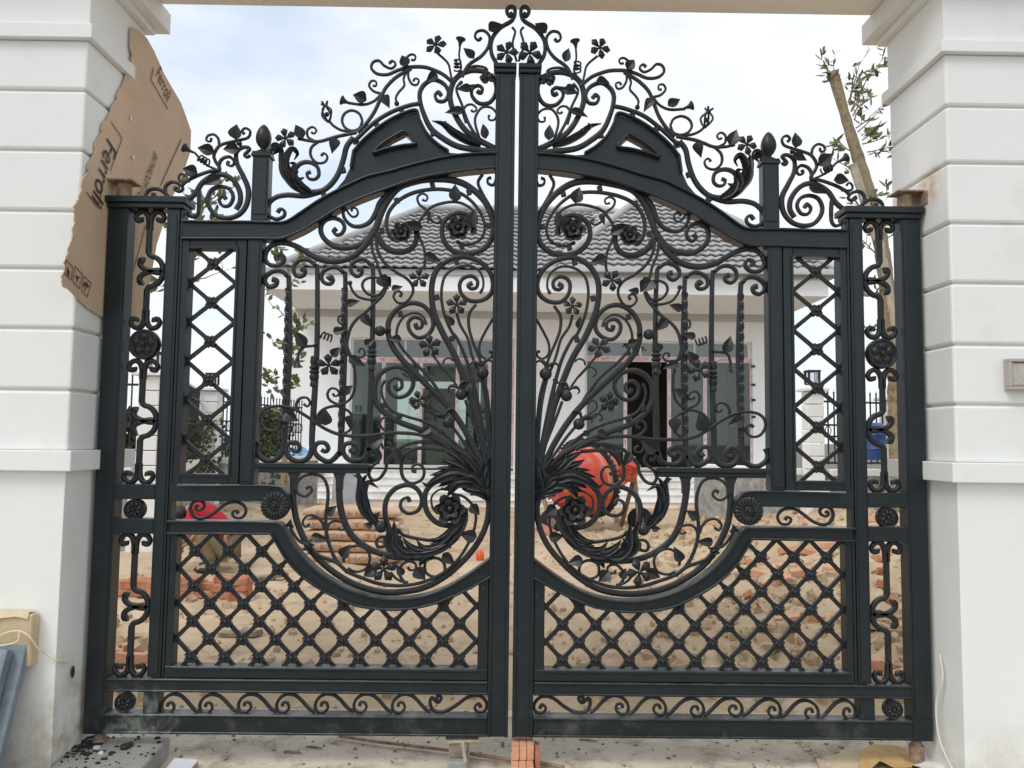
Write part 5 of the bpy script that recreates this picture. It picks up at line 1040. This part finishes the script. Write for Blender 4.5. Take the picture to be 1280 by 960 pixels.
for q, yy in (((690, 652), 8.85), ((800, 655), 9.35)):
    p = at(*q, yy); p.z = zg+.2; w_ = MB().lathe([(-.05, .12), (-.05, .19), (-.03, .22), (.03, .22), (.05, .19), (.05, .12)], p, (.2, 1, 0), 20).build('wheel', RUBBER, mxr, smooth=True, angle=40); BASE[w_] = origin(mxr); MB().lathe([(-.052, .05), (-.045, .125), (.045, .125), (.052, .05)], p, (.2, 1, 0), 16).build('rim', RUST, w_)
# bricks
BM = {}
def brick(c, rx=(0, 0, 0), mt=BRICK, lab='', grp='', s=(.2, .095, .055)):
    k = (mt.name, s)
    if k not in BM:
        m = MB(); m.box(-s[0]/2, s[0]/2, -s[1]/2, s[1]/2, -s[2]/2, s[2]/2); me = m.mesh('brick')
        bm = bmesh.new(); bm.from_mesh(me); bmesh.ops.bevel(bm, geom=bm.edges[:], offset=.004, segments=1, affect='EDGES'); bm.to_mesh(me); bm.free(); me.materials.append(mt); BM[k] = me
    o = bpy.data.objects.new('brick', BM[k]); COL.objects.link(o); o.location = c; o.rotation_euler = rx; tag(o, lab, 'brick', grp); return o
ORD = ['first', 'second', 'third', 'fourth', 'fifth', 'sixth']
def stack(x0, x1, y, n, layers, lab, grp, mt=BRICK, s=(.2, .095, .055), rows=2, skip=0.):
    for l in range(layers):
        for r_ in range(rows):
            for i in range(n):
                if l > 0 and random.random() < skip*(.4+.6*(l == layers-1)): continue
                x = x0+(x1-x0)*(i+.5)/n; yy = y+r_*(s[1]+.006); z = height((x0+x1)/2, y)+s[2]*(l+.5)
                brick((x+random.uniform(-.008, .008), yy+random.uniform(-.012, .012), z), (random.uniform(-.06, .06), random.uniform(-.06, .06), random.uniform(-.22, .22)), mt, '%s brick from left, course %s, %s row, in %s' % (ORD[i], ['one', 'two', 'three', 'four', 'five'][l], ['front', 'back'][r_], lab), grp, s)
ys_ = 3.45
stack(at(140, 730, ys_).x, at(196, 730, ys_).x, ys_, 3, 2, 'low red pile at far left', 'bricks in the low row at far left', s=(.21, .11, .075), skip=.45)
stack(at(222, 730, ys_).x, at(306, 730, ys_).x, ys_+.05, 4, 3, 'low red wall below the person', 'bricks below the crouching person', s=(.19, .10, .065), skip=.5)
yk = 8.2
stack(at(1006, 650, yk).x, at(1066, 650, yk).x, yk, 4, 5, 'pink stack behind right rail scroll', 'bricks stacked behind the right rail scroll', BRICK2, s=(.2, .1, .07), rows=2, skip=.4)
for q, n, lab in (((930, 727), 3, 'pink brick half buried in soil below the right daisy'), ((992, 742), 2, 'pink brick in soil left of the lower right lattice edge'), ((1038, 776), 4, 'pink brick of the low row by the lower right lattice corner'), ((1096, 818), 3, 'pink brick on soil behind the right narrow panel foot'), ((1030, 735), 2, 'pink brick on the soil heap at upper right of lattice'), ((810, 642), 2, 'red brick beside the mixer leg'), ((850, 640), 3, 'red brick in the rubble right of the mixer'), ((870, 668), 3, 'brick in the rubble under the right shelf'), ((150, 800), 2, 'brick lying flat at the foot of the left narrow panel'), ((1012, 712), 3, 'pale brick tumbled on the right soil heap'), ((1108, 700), 3, 'brick tumbled on the heap behind the right narrow panel')):
    p = gnd(*q, .12)
    for i in range(n):
        x, y = p.x+(i-(n-1)/2)*.21+random.uniform(-.03, .03), p.y+random.uniform(-.06, .1); brick((x, y, height(x, y)+.035), (random.uniform(-.3, .3), random.uniform(-.25, .25), random.uniform(-.5, .5)), BRICK2, (['leftmost', 'second', 'third', 'fourth'][i] if n > 1 else 'single')+' '+lab, lab.replace('brick', 'bricks', 1)+' group', (.2, .1, .07))
m = MB()
for i in range(240):
    q = random.choice(((1010, 720, 55, 26), (1105, 740, 16, 60), (960, 745, 50, 30), (860, 665, 45, 14), (1030, 650, 40, 8), (270, 722, 45, 12), (165, 790, 22, 30), (930, 700, 30, 18)))
    p = gnd(q[0]+random.gauss(0, q[2]*.6), q[1]+random.gauss(0, q[3]*.6), .15); r = random.choice((.02, .03, .045, .06)); e = MB(); e.box(-r, r, -r*.7, r*.7, -r*.5, r*.5); rot = Matrix.Rotation(random.uniform(0, 6), 3, Vector((random.random(), random.random(), random.random()+.1)).normalized())
    m.add([Vector((p.x, p.y, height(p.x, p.y)+r*.25))+rot @ (v*(1+random.uniform(-.3, .2))) for v in e.v], e.f, random.choice((0, 1, 1, 1, 2)))
stuff(m.build('brick_rubble', [BRICK2, SAND, BRICK]), 'broken brick rubble mixed into the soil heaps', 'rubble')
p = gnd(682, 655, .25); m = MB(); m.obox((p.x, p.y, height(p.x, p.y)+.1), (.14, 0, -.07), (.02, .1, .04), (.01, -.005, .02)); tag(m.build('clay_tile', BRICK, bevel=.004), 'dark red clay tile leaning left of the mixer, beside the centre gap', 'tile')
p = gnd(600, 693, .1); tag(MB().ball((p.x, p.y, height(p.x, p.y)+.06), .07, 8, sc=(.8, .8, 1.2)).build('orange_scrap', ORANGE), 'bright orange plastic scrap on the sand near the centre', 'plastic scrap')
# planks and stones lying in the yard at left
for q, ln, rz, lab in (((330, 725), .5, .5, 'short plank on the sand under the left lattice, by the bricks'), ((300, 790), .35, -.3, 'stub of timber on the sand low in the left lattice'), ((170, 660), .6, .1, 'grey plank lying behind the left narrow panel')):
    p = gnd(*q, .03); m = MB(); z = height(p.x, p.y)+.03; m.obox((p.x, p.y, z), (math.cos(rz)*ln/2, math.sin(rz)*ln/2, .02), (-math.sin(rz)*.05, math.cos(rz)*.05, 0), (0, 0, .02)); tag(m.build('plank', WOOD, bevel=.003), lab, 'plank', 'planks on the sand')

# ================================================================ PERSON
yp = 4.75
def P3(x, y, dy=0): return at(x, y, yp+dy)
ph = height(P3(260, 700).x, yp); base = Vector((P3(262, 700).x, yp, ph)); pr = thing('person', 'person in a red shirt crouching over bricks behind the left lattice', 'person', base); BASE[pr] = base
def skin(name, chain, rad, mt, parent, sub=2):
    """chain: list of (index of parent joint or -1, position, radius)"""
    me = bpy.data.meshes.new(name); me.from_pydata([c[1]-origin(parent) for c in chain], [(c[0], i) for i, c in enumerate(chain) if c[0] >= 0], []); o = link(name, me, parent)
    sk = o.modifiers.new('skin', 'SKIN'); sk.use_smooth_shade = True
    for i, c in enumerate(chain):
        v = me.skin_vertices[0].data[i]; v.radius = (c[2], c[2]) if not isinstance(c[2], tuple) else c[2]; v.use_root = c[0] < 0
    o.modifiers.new('sub', 'SUBSURF').levels = sub; o.modifiers['sub'].render_levels = sub; me.materials.append(mt); return o
V = Vector; b = base
pel = b+V((.14, .05, .24)); sp1 = pel+V((-.06, 0, .22)); sp2 = pel+V((-.20, -.02, .43)); nk = pel+V((-.36, -.05, .46)); hd = pel+V((-.46, -.08, .38)); ht = pel+V((-.52, -.10, .30))
shl, shr = sp2+V((-.08, -.17, 0)), sp2+V((-.06, .17, .0)); ell, elr = shl+V((-.05, -.05, -.26)), shr+V((-.08, .04, -.25)); hal, har = ell+V((-.16, -.03, -.17)), elr+V((-.14, -.05, -.15))
hil, hir = pel+V((0, -.10, 0)), pel+V((0, .10, 0)); knl, knr = b+V((-.06, -.20, .42)), b+V((-.12, .18, .44)); anl, anr = b+V((.10, -.16, .08)), b+V((.02, .15, .08)); tol, tor = b+V((-.08, -.18, .04)), b+V((-.14, .16, .04))
skin('body', [(-1, pel, .13), (0, sp1, .13), (1, sp2, .13), (2, nk, .06), (3, hd, .085), (4, ht, .07), (2, shl, .07), (6, ell, .045), (7, hal, .032), (2, shr, .07), (9, elr, .045), (10, har, .032), (0, hil, .10), (12, knl, .065), (13, anl, .045), (14, tol, .035), (0, hir, .10), (16, knr, .065), (17, anr, .045), (18, tor, .035)], 0, SKIN, pr)
skin('shirt', [(-1, pel+V((0, 0, .05)), .155), (0, sp1, .165), (1, sp2+V((-.02, 0, -.01)), .165), (2, nk+V((.05, .01, .0)), .09), (2, shl, .095), (4, ell+V((.02, .02, .06)), .065), (2, shr, .095), (6, elr+V((.02, 0, .06)), .065)], 0, SHIRT, pr)
skin('trousers', [(-1, pel+V((.02, 0, -.03)), .15), (0, hil, .12), (1, knl, .085), (2, anl+V((0, 0, .03)), .06), (0, hir, .12), (4, knr, .085), (5, anr+V((0, 0, .03)), .06)], 0, KHAKI, pr)
m = MB(); m.ball(hd+V((-.02, 0, .025)), .105, 12, sc=(1.05, .95, .85)); m.build('hair', HAIR, pr, smooth=True)
for hpos in (hal, har):
    for f in range(5):
        o = V((-.03, (f-2)*.018, -.01)); MB().tube([hpos, hpos+o+V((-.02, 0, -.02)), hpos+o*1.4+V((-.03, 0, -.055)), hpos+o*1.2+V((-.02, 0, -.085-(.01 if f in (1, 2, 3) else 0)))], [.012, .010, .009, .006], 6).build('finger', SKIN, pr, smooth=True)
for a, t in ((anl, tol), (anr, tor)): m = MB(); m.ball((a+t)/2+V((0, 0, -.02)), .1, 10, sc=(1.25, .5, .42)); m.build('shoe', DARKM, pr, smooth=True)

# ================================================================ FENCES, LANTERNS, HEDGES
def fpillar(q, Y, w, zt, lab):
    c = at(*q, Y); t = thing('fence_pillar', lab, 'pillar', (c.x, Y, 0), 'white pillars of the side fences'); BASE[t] = Vector((c.x, Y, 0)); n = 7; z0 = 1.0
    MB().box(c.x-w/2-.05, c.x+w/2+.05, Y-w/2-.05, Y+w/2+.05, -.2, z0).build('base', WHITE, t, bevel=.01)
    for i in range(n): MB().box(c.x-w/2, c.x+w/2, Y-w/2, Y+w/2, z0+.004+(zt-z0)*i/n, z0+(zt-z0)*(i+1)/n-.006).build('course', WHITE, t, bevel=.008)
    MB().box(c.x-w/2-.06, c.x+w/2+.06, Y-w/2-.06, Y+w/2+.06, zt, zt+.05).build('cap', WHITE, t, bevel=.008); return c
def lantern(c, Y, zt, lab):
    t = thing('lantern', lab, 'lantern', (c.x, Y, zt)); BASE[t] = Vector((c.x, Y, zt)); MB().box(c.x-.08, c.x+.08, Y-.08, Y+.08, zt+.05, zt+.065).build('base_plate', DARKM, t)
    m = MB()
    for a in (-1, 1):
        for e in (-1, 1): m.box(c.x+a*.075-.014, c.x+a*.075+.014, Y+e*.075-.014, Y+e*.075+.014, zt+.065, zt+.235)
    m.box(c.x-.095, c.x+.095, Y-.095, Y+.095, zt+.235, zt+.265); m.build('frame', DARKM, t, bevel=.003); MB().box(c.x-.062, c.x+.062, Y-.062, Y+.062, zt+.068, zt+.233).build('lantern_pane', LANT, t)
def panel(A, B, z0, z1, lab):
    A, B = Vector(A), Vector(B); t = thing('iron_fence', lab, 'fence', (A.x, A.y, 0), 'black iron fence panels'); BASE[t] = Vector((A.x, A.y, 0)); d = (B-A); ln = d.length; d.normalize(); s = Vector((-d.y, d.x, 0)); mid = (A+B)/2
    for z in (z0+.06, z0+(z1-z0)*.40, z0+(z1-z0)*.55, z1-.16): MB().obox(mid+V((0, 0, z)), d*ln/2, s*.014, (0, 0, .014)).build('rail', FENCEI, t)
    n = max(3, int(ln/.10))
    for i in range(n+1):
        p = A+d*(ln*i/n); m = MB(); m.obox(p+V((0, 0, (z0+z1)/2)), d*.008, s*.008, (0, 0, (z1-z0)/2-.04)); m.lathe([(0, .004), (.02, .018), (.045, .004), (.09, .001)], p+V((0, 0, z1-.05)), (0, 0, 1), 6)
        if i % 2: m.tube([p+d*(.05*math.cos(w*.7))+V((0, 0, z0+(z1-z0)*.475+.07*math.sin(w*.7))) for w in range(10)], .007, 5)
        m.build('picket', FENCEI, t)
def lowwall(A, B, lab):
    A, B = Vector(A), Vector(B); t = thing('fence_base_wall', lab, 'wall', (A.x, A.y, 0), 'stone faced base walls of the side fences'); BASE[t] = Vector((A.x, A.y, 0)); d = (B-A); ln = d.length; d.normalize(); s = Vector((-d.y, d.x, 0)); mid = (A+B)/2
    MB().obox(mid+V((0, 0, .45)), d*ln/2, s*.08, (0, 0, .65)).build('stone_facing', STONEW, t); MB().obox(mid+V((0, 0, 1.14)), d*ln/2, s*.13, (0, 0, .05)).build('wall_cap', WHITE, t, bevel=.008)
def foliage(name, c, ext, n, sz, mt, lab, cat, kind=True):
    m = MB()
    for i in range(n):
        p = Vector((c[0]+random.uniform(-1, 1)*ext[0], c[1]+random.uniform(-1, 1)*ext[1], c[2]+random.uniform(-1, 1)*ext[2]))
        if kind and noise.noise(p*1.6) < -.22: continue
        d = Vector((random.gauss(0, 1), random.gauss(0, 1), random.gauss(.3, 1))).normalized(); e = d.orthogonal().normalized()*sz*.32; L_ = sz*random.uniform(.6, 1.2)
        m.add([p, p+d*L_*.5+e, p+d*L_, p+d*L_*.5-e], [(0, 1, 2, 3)])
    return m.build(name, mt, None, recalc=False)
ZP = 2.32
Yl1, Yl2 = 5.7, 9.2
cl1 = fpillar((190, 520), Yl1, .26, ZP, 'white side fence pillar seen through the left narrow panel'); cl2 = fpillar((264, 520), Yl2, .30, ZP+.02, 'white side fence pillar seen through the left lattice window'); lantern(cl2, Yl2, ZP+.07, 'small dark framed lantern on the left side fence pillar'); lantern(cl1, Yl1, ZP+.05, 'small dark lantern on the nearer left fence pillar')
panel((cl1.x-1.6, Yl1-.2, 0), (cl1.x-.15, Yl1-.02, 0), 1.22, ZP+.05, 'black iron fence panel left of the nearer left pillar'); panel((cl1.x+.2, Yl1+.3, 0), (cl2.x-.17, Yl2-.1, 0), 1.22, ZP, 'black iron fence panel between both left pillars'); panel((cl2.x+.17, Yl2+.1, 0), (cl2.x+.9, Yl2+2.5, 0), 1.22, ZP, 'black iron fence panel right of the farther left pillar')
lowwall((cl1.x-1.7, Yl1-.2, 0), (cl1.x-.19, Yl1, 0), 'grey stone base wall left of the nearer left fence pillar'); lowwall((cl1.x+.19, Yl1+.2, 0), (cl2.x-.21, Yl2, 0), 'grey stone base wall between both left fence pillars'); lowwall((cl2.x+.21, Yl2, 0), (cl2.x+1.2, Yl2+2.5, 0), 'grey stone base wall right of the farther left fence pillar')
Yr1, Yr2 = 7.1, 7.4
cr1 = fpillar((1016, 520), Yr1, .24, ZP, 'white side fence pillar seen through the right lattice window'); cr2 = fpillar((1117, 520), Yr2, .30, ZP-.1, 'white side fence pillar seen through the right narrow panel'); lantern(cr1, Yr1, ZP+.05, 'small dark framed lantern on the right side fence pillar')
panel((cr1.x+.14, Yr1+.02, 0), (cr2.x-.17, Yr2, 0), 1.22, ZP+.02, 'black iron fence panel between both right pillars')
lowwall((cr1.x+.18, Yr1+.02, 0), (cr2.x-.21, Yr2, 0), 'grey stone base wall between both right fence pillars'); lowwall((cr2.x+.21, Yr2, 0), (cr2.x+1.5, Yr2, 0), 'grey stone base wall right of the right fence pillars'); lowwall((cr1.x-1.2, Yr1+2, 0), (cr1.x-.18, Yr1+.1, 0), 'grey stone base wall left of the right fence pillars')
for c, e, n, lab in (((cl1.x-.9, Yl1+.9, 1.45), (.9, .3, .42), 4200, 'clipped green hedge behind the far left iron fence'), (((cl1.x+cl2.x)/2-.5, 8.4, 1.4), (.4, 1.4, .45), 4200, 'clipped green hedge between both left fence pillars'), ((cl2.x+.52, Yl2+1.5, 1.35), (.30, .8, .75), 3600, 'dark green hedge right of the left lattice window pillar')):
    stuff(foliage('hedge', c, e, n, .10, HEDGE, '', ''), lab, 'hedge')
c = at(1093, 552, 6.8); m = MB(); m.lathe([(-.26, .13), (-.25, .15), (-.12, .155), (-.1, .165), (-.08, .155), (.08, .155), (.1, .165), (.12, .155), (.22, .15), (.25, .11), (.27, .06)], c, (0, 0, 1), 24); tag(m.build('barrel', BLUEP, smooth=True), 'blue plastic barrel on the wall behind the right narrow panel', 'barrel')
m = MB(); c = at(1094, 600, 6.6)
for i in range(40):
    a = random.uniform(0, 6.28); d = Vector((math.cos(a)*.6, math.sin(a)*.6, random.uniform(.5, 1.2))).normalized(); p = c+V((random.uniform(-.2, .2), random.uniform(-.1, .1), -.35)); e = d.orthogonal().normalized()*.018; q = p+d*random.uniform(.25, .5); m.add([p-e, p+e, (p+q)/2+e*1.4+V((0, 0, .03)), q, (p+q)/2-e*1.4+V((0, 0, .03))], [(0, 1, 2, 3, 4)])
tag(m.build('yellow_plant', mat('yellow_leaf', (.30, .26, .04), .6, 0, .3, 5.0), recalc=False), 'small yellow green plant behind the right narrow panel foot', 'plant')

# ================================================================ TREES
def twig(m, p, d, ln, r, lf, gen=0, lsz=.10):
    pts = [p]; q = p.copy(); d = d.normalized()
    for i in range(5): d = (d+Vector((random.gauss(0, .16), random.gauss(0, .16), random.gauss(.05, .14)))).normalized(); q = q+d*ln/5; pts.append(q.copy())
    m.tube(pts, [r*(1-.16*i) for i in range(6)], 5)
    for i in range(1, 6):
        if gen < 1 and random.random() < .5: twig(m, pts[i], d+Vector((random.gauss(0, .8), random.gauss(0, .8), random.gauss(.1, .5))), ln*.45, r*.5, lf, gen+1, lsz)
        for _ in range(random.choice((0, 1, 1, 2))):
            e = (d+Vector((random.gauss(0, .9), random.gauss(0, .9), random.gauss(0, .8)))).normalized(); s = e.orthogonal().normalized()*lsz*.30; L_ = lsz*random.uniform(.7, 1.3); o = pts[i]; mid = o+e*L_*.5+Vector((0, 0, -.004))
            lf.add([o, o+e*L_*.25+s*.8, mid+s, o+e*L_*.8+s*.5, o+e*L_, o+e*L_*.8-s*.5, mid-s, o+e*L_*.25-s*.8], [(0, 1, 2, 3, 4, 5, 6, 7)])
def tree(lab, trunk, Y, sprouts, lsz=.10):
    P = [at(x, y, Y) for x, y, r in trunk]; rr = [r for x, y, r in trunk]; b = P[0].copy(); b.z = min(0, b.z); t = thing('pruned_tree', lab, 'tree', b, 'pruned trees in the yard'); BASE[t] = Vector(b)
    pts = catmull(P, .12); n = len(pts); rad = [rr[0]+(rr[-1]-rr[0])*(i/(n-1)) for i in range(n)]; rad = [r*(1+.10*noise.noise(pts[i]*4)) for i, r in enumerate(rad)]
    rad = [r*(1+.22*noise.noise((i*.7, r*9, len(lab)))) for i, r in enumerate(rad)]; MB().tube(pts, rad, 14).build('trunk', BARK, t, smooth=True, angle=60); lf = MB()
    for x, y, dx, dz, ln in sprouts:
        m = MB(); twig(m, at(x, y, Y), Vector((dx, random.uniform(-.4, .4), dz)), ln, .011, lf, 0, lsz); m.build('branch', BARK, t, smooth=True)
    lf.build('crown', LEAFM, t, recalc=False); return t
tree('pruned leaning tree trunk with sparse sprouts beside the right pillar', [(1128, 640, .14), (1122, 500, .13), (1113, 400, .12), (1102, 310, .125), (1090, 255, .125), (1075, 205, .12), (1058, 150, .105), (1041, 90, .062)], 6.2,
     [(1041, 95, -.2, 1, .30), (1045, 100, .15, 1, .35), (1064, 140, .5, 1, .75), (1066, 145, .8, .7, .7), (1062, 132, .2, 1, .65), (1070, 160, .9, .5, .6), (1078, 175, .7, .3, .35), (1084, 190, .5, -.1, .35), (1066, 190, -1, .2, .3), (1092, 245, .8, .3, .35), (1070, 215, -1, .3, .5), (1105, 300, .6, .5, .5), (1098, 320, -.8, .6, .6), (1108, 380, -.5, .8, .6), (1112, 430, -1, .4, .5), (1048, 110, -.6, .3, .25), (1094, 270, -.8, .5, .5), (1068, 150, .6, .9, .5), (1072, 165, .8, .6, .5), (1064, 138, .7, 1, .55), (1078, 180, .9, .2, .45), (1060, 128, .4, .9, .5)], .125)
a, b = at(1066, 205, 6.0), at(1096, 300, 6.0); m = MB(); d = (b-a)/2; s = Vector((-d.z, 0, d.x)).normalized(); m.obox((a+b)/2, d, s*.055, (0, .02, 0)); tag(m.build('brace_plank', PLANK, bevel=.003), 'pale plank nailed along the leaning tree trunk by the right pillar', 'plank')
a, b = at(1050, 268, 5.9), at(1112, 470, 5.6); m = MB(); d = (b-a)/2; m.tube([at(1100, 300, 5.9), at(1118, 400, 5.8), at(1140, 560, 5.6)], .05, 8); tag(m.build('brace_pole', PLANK, smooth=True), 'pale round pole propping the leaning tree at right', 'pole')
tree('slim pruned tree with scattered leaves behind the leftmost upright bar', [(354, 640, .045), (356, 560, .04), (358, 480, .036), (361, 410, .03), (362, 360, .025), (360, 335, .02)], 6.6,
     [(361, 400, -.6, .8, .5), (358, 470, .4, 1, .4), (357, 500, -.7, .7, .45), (360, 430, .5, .8, .35), (356, 520, -.9, .5, .5), (358, 450, .5, .9, .3), (362, 360, .4, 1, .3), (361, 340, -.3, .8, .35), (361, 340, .5, .7, .35), (357, 490, .7, .6, .25), (359, 440, -.8, .4, .4), (361, 420, .8, .5, .3)], .10)
tree('small tree with yellowing leaves behind the left lattice window and crest', [(222, 640, .05), (224, 520, .045), (228, 420, .04), (232, 350, .035), (240, 300, .03), (252, 262, .022)], 5.0,
     [(232, 350, 1, .25, .55), (240, 300, .5, .9, .4), (252, 262, .9, .3, .4), (252, 262, .3, 1, .4), (252, 262, -.8, .6, .4), (240, 300, -.8, .5, .4), (236, 325, .9, .1, .45), (246, 280, 1, .1, .4), (230, 370, -.9, .4, .35), (238, 310, 1, .5, .35), (238, 312, 1, .2, .3)], .10)
print('tris', sum(len(o.data.polygons) for o in bpy.data.objects if o.type == 'MESH'))
